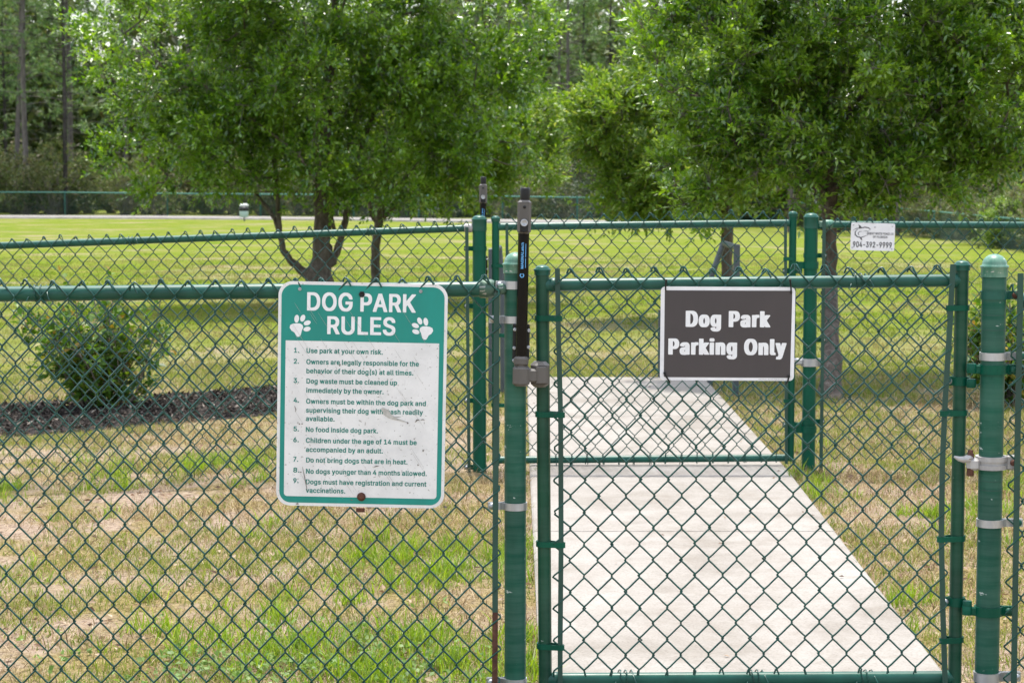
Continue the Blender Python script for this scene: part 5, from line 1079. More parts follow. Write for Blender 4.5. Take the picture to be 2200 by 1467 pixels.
def tree(name, label, cat, base, trunks, lobes, clumps, twigs, per, leaf, mat, seed, limb_r, gap=None, tw_len=(.15, .38), hang=.1, group=None, flare=1.5, twig_share=.5):
    """Trunk lines given as [(points, radii)], crown lobes, then limbs, twigs and leaves grown between them."""
    rng = np.random.default_rng(seed)
    root = empty(name, base, label, cat, group)
    mb = MB()
    for pts, rad in trunks:
        # refine and roughen the line a little
        Q = []; R = []
        for (p, q, r0, r1) in zip(pts[:-1], pts[1:], rad[:-1], rad[1:]):
            for t in np.linspace(0, 1, 5)[:-1]:
                Q.append(Vector(p).lerp(Vector(q), t) + Vector(rng.normal(0, r0 * .10, 3))); R.append((r0 + (r1 - r0) * t) * rng.uniform(.9, 1.1))
        Q.append(Vector(pts[-1])); R.append(rad[-1])
        mb.tube(Q, R, 12)
    C_, ax = lobe_points(lobes, clumps, rng, gap=gap)
    # limbs from the trunk lines to the clumps
    nodes = [Vector(p) for pts, _ in trunks for p in pts[1:]]
    order = np.argsort([min((Vector(c) - n_).length for n_ in nodes) for c in C_])
    for i in order:
        c = Vector(C_[i])
        if rng.uniform() > .55: continue
        cand = sorted(nodes, key=lambda q: (q - c).length + (.6 * max(0, q.z - c.z)))[:2]
        q = cand[int(rng.integers(0, len(cand)))]
        L = (c - q).length
        r0 = min(limb_r, .006 + .012 * L)
        P = bend(q, c, rng); mb.tube(P, list(np.linspace(r0, .004, len(P))), 5, cap=False)
        nodes += [P[2], P[3], P[4]]
    mb.build('trunk', M['bark'], root)
    # twigs fan out from each clump, leaning outwards and up
    T = np.repeat(np.arange(clumps), twigs); n = len(T)
    d = norm(rng.normal(0, 1, (n, 3)) * .75 + ax[T] * .75 + np.array([0, 0, .25]) - np.array([0, 0, hang]) * rng.uniform(0, 2, (n, 1)))
    st = C_[T] + rng.normal(0, .07 * tw_len[1] / .38, (n, 3)); ln = rng.uniform(*tw_len, n)
    leaves('foliage', st, d, ln, rng, per, leaf[0], leaf[1], mat, root, ang=(25, 60), droop=-.12)
    mb = MB()
    for i in rng.choice(n, int(n * twig_share), replace=False):
        a = Vector(st[i]); b = a + Vector(d[i]) * ln[i]; mb.tube([Vector(C_[T[i]]), a.lerp(b, .3), b], [.0035, .0025, .001], 3, cap=False)
    mb.build('twigs', M['twig'], root)
    return root


M['oak_leaf'] = leafy('oak_leaf', [(0, (.020, .070, .006)), (.40, (.078, .190, .014)), (.8, (.175, .320, .028)), (1, (.29, .41, .08))], .30, .44, spec=1.0, patch=(1.5, .48, .62, (.21, .36, .035), .7), coat=.5)
M['oak_leaf_light'] = leafy('young_oak_leaf', [(0, (.08, .16, .014)), (.5, (.145, .255, .032)), (.85, (.205, .31, .048)), (1, (.31, .36, .08))], .4, .40, spec=.6)
M['oak_leaf_near'] = leafy('near_oak_leaf', [(0, (.020, .074, .006)), (.40, (.084, .205, .014)), (.8, (.185, .335, .030)), (1, (.30, .42, .085))], .30, .44, spec=1.0, patch=(2.6, .48, .62, (.22, .37, .038), .7), coat=.5)
M['bush_leaf'] = leafy('bush_leaf', [(0, (.030, .078, .010)), (.5, (.075, .165, .020)), (.90, (.15, .25, .03)), (.95, (.26, .20, .03)), (1, (.32, .22, .05))], .45, .32, spec=.3, coat=.0)
M['cedar_leaf'] = leafy('cedar_leaf', [(0, (.020, .042, .014)), (.6, (.035, .065, .020)), (1, (.07, .10, .025))], .5, .2)
M['shrub_leaf'] = leafy('undergrowth_leaf', [(0, (.045, .072, .02)), (.4, (.085, .130, .032)), (.72, (.135, .185, .045)), (.9, (.19, .175, .075)), (1, (.23, .18, .12))], .55, .3, patch=(.22, .5, .66, (.10, .07, .045), .55))
M['pine_leaf'] = leafy('pine_needles', [(0, (.042, .105, .028)), (.5, (.10, .195, .05)), (.85, (.16, .26, .07)), (1, (.21, .23, .07))], .5, .3, patch=(.12, .52, .7, (.085, .075, .04), .5))
M['forest_leaf'] = leafy('forest_leaf', [(0, (.036, .066, .016)), (.5, (.08, .130, .03)), (.85, (.125, .175, .042)), (1, (.16, .15, .055))], .6, .3, patch=(.15, .48, .66, (.06, .045, .03), .6))

# left oak: several stems from one foot
b = gh(688, 655); Yb = b.y
A_ = lambda px, py, dy=0: at(px, py, Yb + dy)
pm_ = lambda w: w / 2 * Yb / F
trunks = [([b + Vector((0, 0, -.1)), A_(689, 618), A_(692, 570), A_(692, 500), A_(691, 430), A_(694, 330), A_(704, 200), A_(716, 60), A_(720, -120)], [pm_(w) for w in (84, 64, 52, 38, 36, 30, 24, 17, 8)]),
          ([A_(686, 605), A_(655, 586), A_(628, 565), A_(608, 538), A_(602, 500), A_(597, 450), A_(594, 380), A_(585, 260)], [pm_(w) for w in (26, 20, 17, 14, 11, 11, 9, 5)]),
          ([A_(603, 515, .05), A_(590, 470, .15), A_(575, 448, .3), A_(540, 405, .4), A_(470, 330, .5), A_(380, 290, .6)], [pm_(w) for w in (10, 9, 9, 8, 7, 4)]),
          ([A_(700, 570), A_(722, 545), A_(738, 490), A_(746, 455), A_(752, 380, .2), A_(800, 250, .3), A_(850, 120, .4)], [pm_(w) for w in (26, 18, 15, 14, 13, 10, 6)]),
          ([A_(720, 500, -.1), A_(714, 478, -.2), A_(708, 440, -.3), A_(640, 330, -.6), A_(520, 240, -.8)], [pm_(w) for w in (9, 9, 8, 7, 4)])]
lobes = [(430, 110, 235, 235, Yb, 1.3), (700, 60, 330, 270, Yb, 1.6), (960, 90, 215, 260, Yb + .3, 1.3), (520, 320, 230, 100, Yb - .3, 1.1), (300, 345, 120, 62, Yb - .2, .7), (820, 330, 240, 110, Yb - .2, 1.2), (1060, 260, 120, 120, Yb, .8),
         (700, -190, 400, 170, Yb, 1.5), (245, 90, 80, 70, Yb, .6), (400, 402, 90, 48, Yb - .2, .7), (870, 405, 180, 42, Yb, .8), (640, 390, 110, 42, Yb + .3, .8), (640, 220, 300, 190, Yb - .6, 1.0), (1120, 120, 70, 90, Yb, .5)]
tree('oak_tree', 'large dark green oak with several stems on the lawn above the rules sign', 'tree', b, trunks, lobes, 1000, 14, 10, (.070, .030), M['oak_leaf'], 11, .045, gap=(1.7, -.08, 5), tw_len=(.12, .30), hang=0)

b = gh(806, 640); Yb = b.y + 1.5; b = Vector((at(806, 640, Yb).x, Yb, float(gz(0, Yb))))
trunks = [([b + Vector((0, 0, -.1)), A_(806, 600), A_(807, 530), A_(812, 490), A_(815, 465), A_(822, 400), A_(835, 300), A_(850, 180)], [pm_(w) for w in (26, 20, 19, 19, 22, 16, 11, 6)]),
          ([A_(815, 472), A_(836, 455), A_(860, 420), A_(920, 370), A_(1000, 330), A_(1090, 290)], [pm_(w) for w in (16, 13, 11, 9, 8, 4)]),
          ([A_(812, 478), A_(798, 462), A_(790, 420), A_(770, 340)], [pm_(w) for w in (12, 10, 8, 4)])]
lobes = [(1110, 290, 105, 105, Yb, .9), (1010, 400, 130, 55, Yb, .8), (900, 405, 110, 45, Yb, .7), (1150, 365, 62, 70, Yb, .6), (830, 250, 170, 190, Yb + .3, 1), (1010, 260, 130, 130, Yb, .8)]
tree('oak_tree', 'smaller yellow green oak with one slim trunk beside the many stemmed oak', 'tree', b, trunks, lobes, 340, 11, 11, (.070, .030), M['oak_leaf_light'], 12, .03, gap=(1.7, -.10, 9), tw_len=(.12, .30), hang=0)

# right oak, nearest
b = gh(1785, 857); Yb = b.y + 1.3
trunks = [([b + Vector((0, 0, -.08)), A_(1786, 800, -1.1), A_(1787, 700, -.75), A_(1784, 640, -.45), A_(1783, 600), A_(1781, 500), A_(1782, 420), A_(1786, 320), A_(1784, 230), A_(1790, 180), A_(1812, 90), A_(1830, -60)], [pm_(w) for w in (56, 39, 33, 31, 30, 31, 33, 26, 22, 18, 13, 6)]),
          ([A_(1782, 440), A_(1798, 400, -.1), A_(1880, 340, -.2), A_(1990, 250, -.3), A_(2120, 190, -.3)], [pm_(w) for w in (20, 15, 12, 9, 5)]),
          ([A_(1780, 430), A_(1752, 395, -.1), A_(1690, 330, -.2), A_(1580, 250, -.2), A_(1460, 180, -.2)], [pm_(w) for w in (18, 14, 11, 8, 4)]),
          ([A_(1784, 240), A_(1740, 180), A_(1680, 100), A_(1600, 20)], [pm_(w) for w in (13, 10, 8, 4)]),
          ([A_(1786, 300), A_(1840, 220, .1), A_(1930, 130, .2), A_(2040, 30, .2)], [pm_(w) for w in (14, 11, 8, 4)])]
lobes = [(1590, 170, 215, 220, Yb, .75), (1850, 110, 300, 260, Yb, .9), (2110, 170, 200, 220, Yb, .75), (1490, 390, 110, 78, Yb - .1, .5), (1690, 400, 220, 78, Yb - .1, .6), (1930, 360, 200, 82, Yb - .1, .6), (1800, -180, 420, 160, Yb, .9), (2270, 90, 160, 230, Yb, .6),
         (1420, 80, 75, 110, Yb, .45), (1760, 260, 300, 160, Yb - .25, .5), (2080, 340, 110, 70, Yb, .5), (1545, 300, 110, 90, Yb - .3, .4)]
tree('oak_tree', 'young oak with a straight single trunk behind the shark sign, nearest tree to the gates', 'tree', b, trunks, lobes, 1050, 14, 9, (.052, .0215), M['oak_leaf_near'], 13, .022, gap=(3.0, -.10, 2), tw_len=(.07, .19), hang=0)

b = gh(1563, 690); Yb = b.y
trunks = [([b + Vector((0, 0, -.08)), A_(1563, 640), A_(1562, 560), A_(1562, 490), A_(1556, 440), A_(1540, 380), A_(1500, 300), A_(1450, 220)], [pm_(w) for w in (34, 26, 24, 26, 20, 15, 11, 5)]),
          ([A_(1557, 445), A_(1520, 425), A_(1450, 400), A_(1370, 330), A_(1290, 250)], [pm_(w) for w in (14, 11, 9, 7, 3)]),
          ([A_(1560, 450), A_(1580, 400), A_(1600, 320)], [pm_(w) for w in (13, 10, 5)])]
lobes = [(1385, 275, 130, 105, Yb, .9), (1300, 235, 72, 48, Yb, .5), (1450, 180, 95, 75, Yb, .7), (1405, 385, 110, 70, Yb, .8), (1560, 340, 130, 100, Yb, .8), (1345, 425, 62, 38, Yb, .5), (1470, 430, 90, 34, Yb, .6), (1275, 290, 45, 40, Yb, .4)]
tree('oak_tree', 'light green oak spreading low between the gap and the nearest oak', 'tree', b, trunks, lobes, 420, 11, 11, (.062, .027), M['oak_leaf_light'], 14, .025, gap=(2.2, -.12, 4), tw_len=(.10, .26), hang=0)


# ------------------------------------------------------------------ bushes
def bush(base, top_px, spread, n_stem, seed, label, yjit=.3, per=7, twigs=12, leaf=(.058, .027), mat=None, lean=0):
    rng = np.random.default_rng(seed)
    r = empty('bush', base, label, 'bush'); mb = MB(); st = []; dd = []; ll = []
    H = at(top_px[0], top_px[1], base.y).z - base.z
    for i in range(n_stem):
        a = rng.uniform(0, 6.28); rad = spread * rng.uniform(.2, 1) ** .7
        tip = Vector((base.x + rad * math.cos(a) + lean, base.y + rad * math.sin(a) * .8, base.z + H * rng.uniform(.55, 1.0) * (1 - .12 * (rad / spread) ** 2)))
        foot = Vector((base.x + rng.normal(0, .05) + .16 * rad * math.cos(a), base.y + rng.normal(0, .04), base.z - .03))
        P = bend(foot, tip, rng, .06, 6); mb.tube(P, list(np.linspace(.0085, .002, 6)), 5, cap=False)
        for k in range(twigs):
            t = rng.uniform(.30, 1.0) if k > 1 else rng.uniform(.15, .4); i0 = min(int(t * 5), 4); p = P[i0].lerp(P[i0 + 1], t * 5 - i0)
            d = norm(rng.normal(0, 1, 3) * [1, 1, .6] + [0, 0, .45]); L = rng.uniform(.05, .16)
            st.append(p); dd.append(d); ll.append(L)
            mb.tube([p, p + Vector(d) * L], [.0025, .001], 3, cap=False)
    mb.build('stems', M['twig'], r)
    leaves('foliage', np.array([tuple(p) for p in st]), np.array(dd), np.array(ll), rng, per, leaf[0], leaf[1], mat or M['bush_leaf'], r, droop=.3)
    return r
bush(gh(225, 893), (225, 588), .50, 34, 51, 'leafy upright bush with some orange leaves growing in the dark mulch', twigs=17, per=6, leaf=(.058, .032))
bush(gh(2168, 872), (2150, 612), .36, 26, 52, 'dense green bush behind the gate hinges and round capped post', twigs=14)


# ------------------------------------------------------------------ far fence
FP = [(-420, 462, 412.5), (-110, 462, 413), (140, 464, 413.5), (360, 465, 416), (560, 467, 417.5), (760, 469, 419), (900, 471, 420.5), (1080, 473, 422), (1240, 474, 424.5), (1400, 477, 428), (1600, 485, 433), (1760, 495, 437), (1890, 503, 444), (2007, 514, 454.5), (2132, 533, 466), (2290, 556, 480), (2500, 580, 500)]
fps = []
for px, pb, pt in FP:
    g = gh(px, pb); fps.append((g, at(px, pt, g.y).z))
ff = empty('chain_link_fence', fps[4][0], 'long green chain link fence on the far side of the lawn before the forest', 'fence', 'green chain link fences')
mb = MB()
mb.tube([(g.x, g.y, z) for g, z in fps], .036, 8); mb.build('top_rail', M['green_sunlit'], ff)
for g, z in fps:
    mb = MB(); mb.lathe((g.x, g.y, 0), [(.04, g.z - .1), (.04, z + .05), (.02, z + .07)], 8); mb.build('fence_post', M['green'], ff)
V = []; T3 = []
def quad_tube(a, b, r=.0032):
    """three-sided wire"""
    i = len(V); d = (b - a); u = Vector((0, -1, 0)) if abs(d.y) < .9 * d.length else Vector((1, 0, 0)); w = d.cross(u).normalized()
    for p in (a, b):
        V.extend([tuple(p + u * r), tuple(p - u * r * .5 + w * r * .87), tuple(p - u * r * .5 - w * r * .87)])
    for k in range(3): T3.append((i + k, i + (k + 1) % 3, i + 3 + (k + 1) % 3, i + 3 + k))
for (g0, z0), (g1, z1) in zip(fps[:-1], fps[1:]):
    a0, a1 = Vector((g0.x, g0.y, g0.z)), Vector((g1.x, g1.y, g1.z)); L = (a1 - a0).xy.length; h = ((z0 - g0.z) + (z1 - g1.z)) / 2
    # diagonal wires both ways, 9 cm apart, clipped to the panel
    s = .105; n = int((L + h) / s)
    def pt(u, v, off): 
        t = u / L; lo = a0.lerp(a1, t); top = z0 + (z1 - z0) * t
        return Vector((lo.x, lo.y - off, lo.z + .03 + (top - lo.z - .03) * v / h))
    for i in range(1, n):
        c = i * s
        u0, v0 = (c, 0) if c <= L else (L, c - L); u1, v1 = (c - h, h) if c >= h else (0, c)
        if v0 < h and abs(u0 - u1) > .02: quad_tube(pt(u0, v0, .04), pt(max(u1, 0), min(v1, h), .04)); quad_tube(pt(L - u0, v0, .045), pt(L - max(u1, 0), min(v1, h), .045))
mesh_np('wire_mesh', V, np.array(T3), np.full(len(T3), 4), M['wire'], ff)


def fence_y(px): return np.interp(px, [f[0] for f in FP], [g.y for g, _ in fps])


# ------------------------------------------------------------------ forest beyond
def pine_proto(seed, h, crown_from, mat_bark, n_tuft, name='pine_tree', trunk_r=.17):
    rng = np.random.default_rng(seed)
    r = empty(name, (0, 0, 0), None, 'pine tree')
    mb = MB(); lean = rng.normal(0, .012, 2)
    P = [(lean[0] * z + .05 * math.sin(z * .5 + seed), lean[1] * z, z) for z in np.linspace(-.3, h, 12)]
    mb.tube(P, list(np.linspace(trunk_r, .04, 12)), 8); mb.build('trunk', mat_bark, r, local=True)
    mb = MB(); st = []; dd = []; ll = []
    def on(z): i = np.interp(z, [p[2] for p in P], range(12)); k = min(int(i), 10); return Vector(P[k]).lerp(Vector(P[k + 1]), i - k)
    nb = 60
    for i in range(nb):
        z = crown_from + (h - crown_from) * (i / nb) ** .9; f = (z - crown_from) / (h - crown_from)
        a = rng.uniform(0, 6.28); L = (2.6 * (1 - f) ** .7 + .4) * rng.uniform(.5, 1.1)
        p = on(z); q = p + Vector((math.cos(a) * L, math.sin(a) * L, L * rng.uniform(-.1, .45)))
        B_ = bend(p, q, rng, .06, 4); mb.tube(B_, [.035, .028, .018, .008], 4, cap=False)
        for k in range(n_tuft):
            t = rng.uniform(.3, 1.02); c = p.lerp(q, t) + Vector(rng.normal(0, .16, 3))
            st.append(c); dd.append(norm(rng.normal(0, .7, 3) + [math.cos(a) * .6, math.sin(a) * .6, .5])); ll.append(.12)
    for i in range(14):                                       # dead lower sticks
        z = rng.uniform(crown_from * .35, crown_from); a = rng.uniform(0, 6.28); L = rng.uniform(.4, 1.6); p = on(z)
        mb.tube([p, p + Vector((math.cos(a) * L, math.sin(a) * L, rng.uniform(-.2, .3) * L))], [.018, .005], 3, cap=False)
    mb.build('branches', mat_bark, r, local=True)
    leaves('crown', np.array([tuple(p) for p in st]), np.array(dd), np.array(ll), rng, 11, .34, .045, M['pine_leaf'], r, ang=(15, 85), fold=.05, droop=.2, local=True)
    return r


def copy_tree(o, parent=None):
    c = o.copy(); COL.objects.link(c); c.parent = parent
    for ch in list(o.children): copy_tree(ch, c)
    return c


def shrub_proto(seed, h, w, n, mat, leaf, name='shrub', bare=.2):
    rng = np.random.default_rng(seed); r = empty(name, (0, 0, 0), None, 'shrub')
    mb = MB(); st = []; dd = []; ll = []
    for i in range(n):
        a = rng.uniform(0, 6.28); rad = w * rng.uniform(0, 1) ** .6; z = h * rng.uniform(bare, 1) * (1 - .35 * (rad / w) ** 2)
        tip = Vector((rad * math.cos(a), rad * math.sin(a), z)); mb.tube(bend((rng.normal(0, .12), rng.normal(0, .12), -.1), tip, rng, .08, 4), [.025, .02, .012, .005], 4, cap=False)
        for k in range(7):
            st.append(tip + Vector(rng.normal(0, .17, 3)) * h * .35); dd.append(norm(rng.normal(0, 1, 3) + [math.cos(a) * .4, math.sin(a) * .4, .4])); ll.append(rng.uniform(.15, .45))
    mb.build('stems', M['twig'], r, local=True)
    leaves('foliage', np.array([tuple(p) for p in st]), np.array(dd), np.array(ll), rng, 9, leaf[0], leaf[1], mat, r, local=True)
    return r


rng = np.random.default_rng(77)
pines = [pine_proto(1, 19, 6.2, M['pine_bark'], 6, trunk_r=.20), pine_proto(2, 17, 4.6, M['dark_pine_bark'], 6, trunk_r=.15), pine_proto(3, 21, 7.5, M['pine_bark'], 6, trunk_r=.19), pine_proto(4, 15, 3.6, M['dark_pine_bark'], 7, trunk_r=.13), pine_proto(5, 18, 5.2, M['pine_bark'], 5, trunk_r=.16)]
used = [False] * len(pines)
def place(protos, used, k, px, Y, rz, s, label, group):
    o = protos[k]
    if used[k]: o = copy_tree(o)
    used[k] = True
    x = (px - 1100) / F * Y
    o.location = (x, Y, float(gz(x, Y)) - .05); o.rotation_euler.z = rz; o.scale = (s, s, s)
    tag(o, label, None, group)
    return o
PG = 'pines of the forest'
place(pines, used, 0, 58, 113, .3, 1.0, 'pale trunked pine at the forest edge, the thicker of a close pair', PG)
place(pines, used, 2, 37, 116, 1.2, .95, 'pale slender pine at the forest edge, the thinner of a close pair', PG)
place(pines, used, 1, 143, 112, 2.2, 1.0, 'dark straight pine standing alone in front of the brown undergrowth', PG)
place(pines, used, 4, 1217, 110, .9, .9, 'slim grey pine standing in the gap between the oak crowns', PG)
place(pines, used, 3, 1250, 119, 2.0, 1.0, 'bushy dark pine filling the gap between the oak crowns', PG)
GEN = ['slim pine with a tall bare trunk deep in the forest beyond the far fence', 'dark pine with a short bare trunk deep in the forest beyond the far fence']
for i in range(90):
    px = -900 + 4000 * ((i * .618034) % 1) + rng.uniform(-20, 20); Y = rng.uniform(116, 146)
    if px > 1700: Y -= 8
    k = int(rng.integers(0, 5))
    place(pines, used, k, px, Y, rng.uniform(0, 6.28), rng.uniform(.8, 1.12), GEN[1 if k in (1, 3) else 0], PG)
shr = [shrub_proto(61, 2.2, 1.5, 46, M['shrub_leaf'], (.16, .07)), shrub_proto(62, 3.4, 1.6, 60, M['shrub_leaf'], (.17, .07)), shrub_proto(63, 1.7, 1.7, 42, M['cedar_leaf'], (.15, .06)), shrub_proto(64, 4.6, 1.9, 80, M['shrub_leaf'], (.18, .075))]
us = [False] * 4
SG = 'undergrowth shrubs along the forest edge'
SL = ['low brownish green shrub growing behind the far fence', 'tall loose shrub growing behind the far fence', 'low dark green shrub growing behind the far fence', 'tall leafy thicket shrub growing behind the far fence']
for i in range(120):
    px = -700 + 3600 * ((i * .618034 + .2) % 1); k = int(rng.choice([0, 1, 2, 3], p=[.33, .3, .17, .2])); Y = float(fence_y(px)) + rng.uniform(2.2, 13) + (3 if k == 3 else 0)
    place(shr, us, k, px, Y, rng.uniform(0, 6.28), rng.uniform(.75, 1.25), SL[k], SG)
cd = shrub_proto(65, 3.6, 1.25, 90, M['cedar_leaf'], (.16, .06), 'cedar_tree', .05)
x = (1268 - 1100) / F * 101; cd.location = (x, 101, float(gz(x, 101))); tag(cd, 'dark conical cedar behind the far fence, low in the gap between the oaks', 'cedar tree')
cd = shrub_proto(66, 2.6, 1.3, 70, M['oak_leaf_light'], (.15, .06), 'shrub', .05)
x = (2170 - 1100) / F * 84; cd.location = (x, 84, float(gz(x, 84))); tag(cd, 'bright yellow green shrub behind the far fence near the picture edge', 'shrub', SG)
# the deep wood that reads as one mass
n = 34000
X = rng.uniform(-75, 75, n); Y = rng.uniform(134, 172, n); Z = 17.5 * rng.uniform(0, 1, n)
keep = np.array([mnoise.noise(Vector((x_ * .16, y_ * .12, z_ * .22))) > -.30 + .085 * max(0, z_ - 9.8) for x_, y_, z_ in zip(X, Y, Z)])
st = np.stack([X, Y, Z - .5], -1)[keep]
fo_ = leaves('forest', st, norm(rng.normal(0, 1, st.shape) + [0, -.3, .3]), rng.uniform(.4, 1.0, len(st)), rng, 7, 1.0, .46, M['forest_leaf'])
tag(fo_, 'deep brown green wood behind the pines', None, None, 'stuff')

# ------------------------------------------------------------------ grass, thatch, fallen leaves, mulch chips
def vnoise(x, y, s, seed):
    """value noise, vectorised"""
    r = np.random.default_rng(seed); tab = r.uniform(0, 1, (64, 64))
    u = x * s + 100; v = y * s + 100; i = np.floor(u).astype(int); j = np.floor(v).astype(int); a = u - i; b = v - j
    a = a * a * (3 - 2 * a); b = b * b * (3 - 2 * b); g = lambda p, q: tab[p % 64, q % 64]
    return (g(i, j) * (1 - a) + g(i + 1, j) * a) * (1 - b) + (g(i, j + 1) * (1 - a) + g(i + 1, j + 1) * a) * b


def wedge(n, y0, y1, rng, m=1.12):
    Y = np.sqrt(rng.uniform(y0 * y0, y1 * y1, n)); X = rng.uniform(-1, 1, n) * (.258 * Y * m + .15)
    return X, Y


def off_path(X, Y, m=.0): return ~((X > path_l(Y) - m) & (X < path_r(Y) + m) & (Y < PATH_END + .02))


def blades(name, X, Y, h, w, lean, mat, rng, kind='stuff', z0=0.0):
    n = len(X); Z = gz(X, Y) + z0
    ph = rng.uniform(0, 6.28, n); q = rng.uniform(0, 6.28, n)
    L = np.stack([np.cos(ph), np.sin(ph), 0 * ph], -1) * (lean * h)[:, None]
    S = np.stack([np.cos(q), np.sin(q), 0 * q], -1) * (w / 2)[:, None]
    U = np.stack([0 * h, 0 * h, np.sqrt(np.maximum(h * h - (lean * h) ** 2, (h * .06) ** 2))], -1)
    P = np.stack([X, Y, Z], -1)
    V = np.stack([P - S, P + S, P + L * .38 + U * .6 + S * .75, P + L * .38 + U * .6 - S * .75, P + L + U], 1)
    i = np.arange(n)[:, None] * 5
    loops = np.concatenate([i + [0, 1, 2, 3], i + [3, 2, 4]], 1)
    o = mesh_np(name, V, loops, np.tile([4, 3], n), mat)
    return tag(o, kind=kind)


M['grass'] = leafy('grass_blade', [(0, (.08, .14, .016)), (.35, (.14, .205, .028)), (.7, (.22, .265, .05)), (1, (.36, .31, .14))], .55, .42, spec=.3)
M['lush'] = leafy('lush_grass_blade', [(0, (.10, .19, .018)), (.5, (.18, .29, .03)), (1, (.29, .38, .06))], .45, .42, spec=.4)
M['lawn'] = leafy('lawn_blade', [(0, (.09, .155, .014)), (.5, (.13, .195, .022)), (.85, (.19, .22, .045)), (1, (.26, .24, .09))], .6, .42, spec=.25, patch=(.55, .43, .60, (.28, .225, .11), .75))
M['straw'] = leafy('dead_grass_blade', [(0, (.07, .047, .026)), (.35, (.24, .175, .09)), (.75, (.42, .32, .19)), (1, (.60, .50, .36))], .8, .3, spec=.15)
rng = np.random.default_rng(5)
# dead thatch lying nearly flat in the run between the fences
X, Y = wedge(230000, 4.9, 15, rng); k = off_path(X, Y) & ~in_mulch(X, Y)
cov = vnoise(X, Y, 1.6, 1) * .5 + vnoise(X, Y, 5, 2) * .5
k &= rng.uniform(0, 1, len(X)) < np.clip((cov - .30) * 4.2, .12, 1) * (1 - .7 * sstep(11, 15, Y))
X, Y = X[k], Y[k]; n = len(X)
blades('dead_grass', X, Y, rng.uniform(.02, .065, n), rng.uniform(.0020, .0038, n), np.where(rng.uniform(0, 1, n) < .3, rng.uniform(.3, .8, n), rng.uniform(.80, .995, n)), M['straw'], rng, z0=.003)
# green tufts
def tufts(name, nt, y0, y1, per, h, w, spread, mat, thr, seed, gain=4.0, ns=(1.1, 4.5), extra=None, fade=None, lean=(.15, .85)):
    X, Y = wedge(nt, y0, y1, rng); k = off_path(X, Y, -.0) & ~in_mulch(X, Y)
    c = vnoise(X, Y, ns[0], seed) * .55 + vnoise(X, Y, ns[1], seed + 1) * .45
    if extra is not None: c = c + extra(X, Y)
    p = np.clip((c - thr) * gain, 0, 1)
    if fade: p = p * (1 - sstep(fade[0], fade[1], Y)) * sstep(fade[2], fade[3], Y)
    k &= rng.uniform(0, 1, len(X)) < p
    X, Y, c = X[k], Y[k], c[k]; n = len(X)
    X = np.repeat(X, per) + rng.normal(0, spread, n * per); Y = np.repeat(Y, per) + rng.normal(0, spread, n * per)
    sc = np.repeat(rng.uniform(.5, 1.25, n), per)
    ok = off_path(X, Y, -.03 * rng.uniform(0, 1, len(X)) ** 3)
    X, Y, sc = X[ok], Y[ok], sc[ok]; m = len(X)
    return blades(name, X, Y, rng.uniform(h[0], h[1], m) * sc, rng.uniform(w[0], w[1], m), rng.uniform(lean[0], lean[1], m), mat, rng)
def edge_extra(X, Y):
    return .20 * np.exp(-((X - path_l(Y) + .04) / .05) ** 2) + .14 * np.exp(-((X - path_r(Y) - .06) / .09) ** 2)
def lush_extra(X, Y):
    e = .36 * np.exp(-((Y - 5.72) / .46) ** 2) * np.clip((X + 1.25) / .6, 0, 1) * (X < .2)          # growth along the front fence
    e = e + .10 * np.exp(-((X - path_l(Y) + .05) / .05) ** 2) + .10 * np.exp(-((X - path_r(Y) - .10) / .10) ** 2)
    return e + .16 * np.exp(-((X + .35) / .35) ** 2 - ((Y - 7.0) / .8) ** 2)
tufts('grass', 66000, 4.9, 15, 8, (.014, .045), (.0020, .0036), .024, M['grass'], .33, 21, gain=3.2, extra=edge_extra, lean=(.25, .96))
tufts('lush_grass', 6500, 4.9, 10, 24, (.030, .105), (.0030, .0058), .026, M['lush'], .66, 33, gain=4, extra=lush_extra, ns=(2.2, 8), lean=(.25, .95))
tufts('lawn_grass', 42000, 11.0, 44, 7, (.018, .042), (.006, .012), .05, M['lawn'], .10, 25, gain=3, fade=(22, 44, 11, 15))
# low clover by the front fence
n = 1000; X = rng.normal(-.62, .30, n); Y = rng.normal(5.72, .20, n); k = (vnoise(X, Y, 6, 71) > .38) & off_path(X, Y, .02); X, Y = X[k], Y[k]; n = len(X)
M['clover'] = leafy('clover_leaf', [(0, (.10, .19, .04)), (.6, (.17, .28, .06)), (1, (.26, .35, .13))], .5, .35, spec=.4)
d = norm(np.stack([rng.normal(0, 1, n), rng.normal(0, 1, n), rng.uniform(.1, .7, n)], -1))
tag(leaves('clover', np.stack([X, Y, gz(X, Y) + rng.uniform(.008, .035, n)], -1), d, np.full(n, .006), rng, 2, .020, .015, M['clover'], ang=(0, 60), droop=.1), kind='stuff')
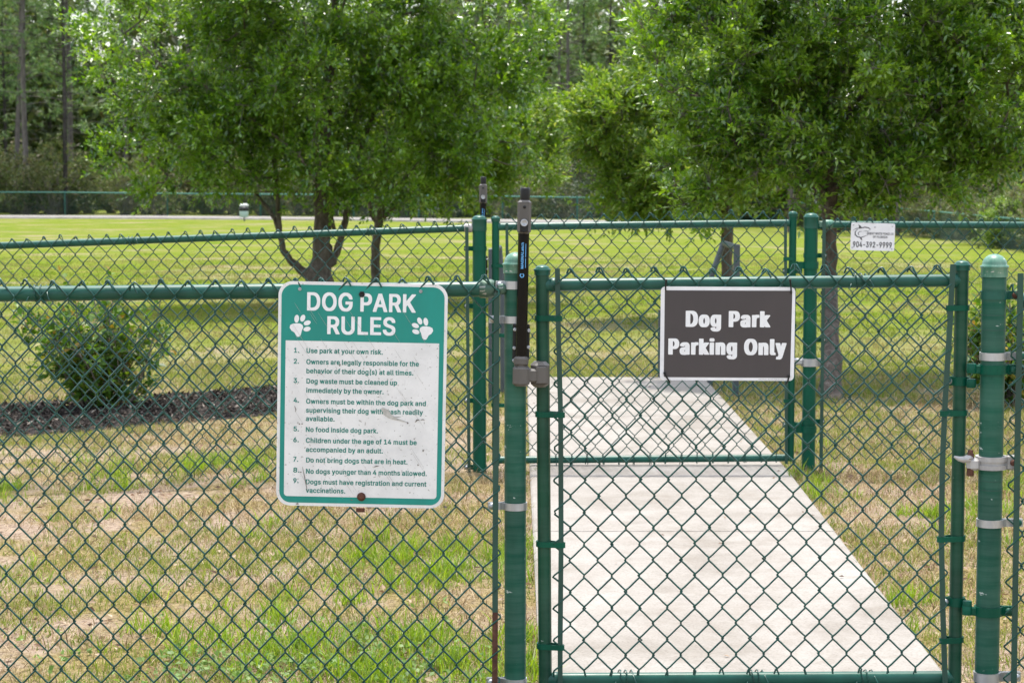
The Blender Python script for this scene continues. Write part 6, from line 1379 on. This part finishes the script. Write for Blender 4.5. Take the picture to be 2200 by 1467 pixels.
# fallen leaves
X, Y = wedge(6000, 4.9, 12, rng); k = off_path(X, Y, .0) & (rng.uniform(0, 1, 6000) < .15 + 1.2 * np.clip(vnoise(X, Y, 3, 91) - .35, 0, 1)); X, Y = X[k], Y[k]; n = len(X)
M['fallen'] = leafy('fallen_leaf', [(0, (.07, .04, .026)), (.5, (.22, .14, .09)), (1, (.46, .36, .26))], .7, .2, spec=.2)
d = norm(np.stack([rng.normal(0, 1, n), rng.normal(0, 1, n), rng.uniform(-.05, .25, n)], -1))
tag(leaves('leaf_litter', np.stack([X, Y, gz(X, Y) + .008], -1), d, np.full(n, .01), rng, 1, .036, .014, M['fallen'], ang=(0, 10), droop=0), kind='stuff')
X = rng.uniform(.1, 1.25, 90); Y = rng.uniform(5.3, 12.5, 90); k = rng.uniform(0, 1, 90) < .3 + .7 * (np.minimum(X - path_l(Y), path_r(Y) - X) < .12); X, Y = X[k], Y[k]; n = len(X)
d = norm(np.stack([rng.normal(0, 1, n), rng.normal(0, 1, n), rng.uniform(-.05, .2, n)], -1))
tag(leaves('leaf_litter', np.stack([X, Y, gz(X, Y) + .032], -1), d, np.full(n, .005), rng, 1, .022, .009, M['fallen'], ang=(0, 10), droop=0), kind='stuff')
# bark chips on the mulch
lo, hi = MULCH_POLY; n = 9000; i = rng.integers(0, len(lo) - 1, n); t = rng.uniform(0, 1, n); s = rng.uniform(.02, .98, n)
Lx = np.array([tuple(p) for p in lo]); Hx = np.array([tuple(p) for p in hi])
P = (Lx[i] * (1 - t)[:, None] + Lx[i + 1] * t[:, None]) * (1 - s)[:, None] + (Hx[i] * (1 - t)[:, None] + Hx[i + 1] * t[:, None]) * s[:, None]
P[:, 2] = gz(P[:, 0], P[:, 1]) + .055 * np.sin(np.pi * s) ** .5 + .004
M['chip'] = leafy('bark_chip', [(0, (.010, .008, .007)), (.6, (.04, .032, .028)), (.9, (.11, .09, .075)), (1, (.30, .26, .22))], .9, .05, spec=.2)
d = norm(np.stack([rng.normal(0, 1, n), rng.normal(0, 1, n), rng.uniform(-.1, .5, n)], -1))
tag(leaves('mulch_chips', P, d, np.full(n, .005), rng, 1, .045, .016, M['chip'], ang=(0, 15), droop=0), kind='stuff')
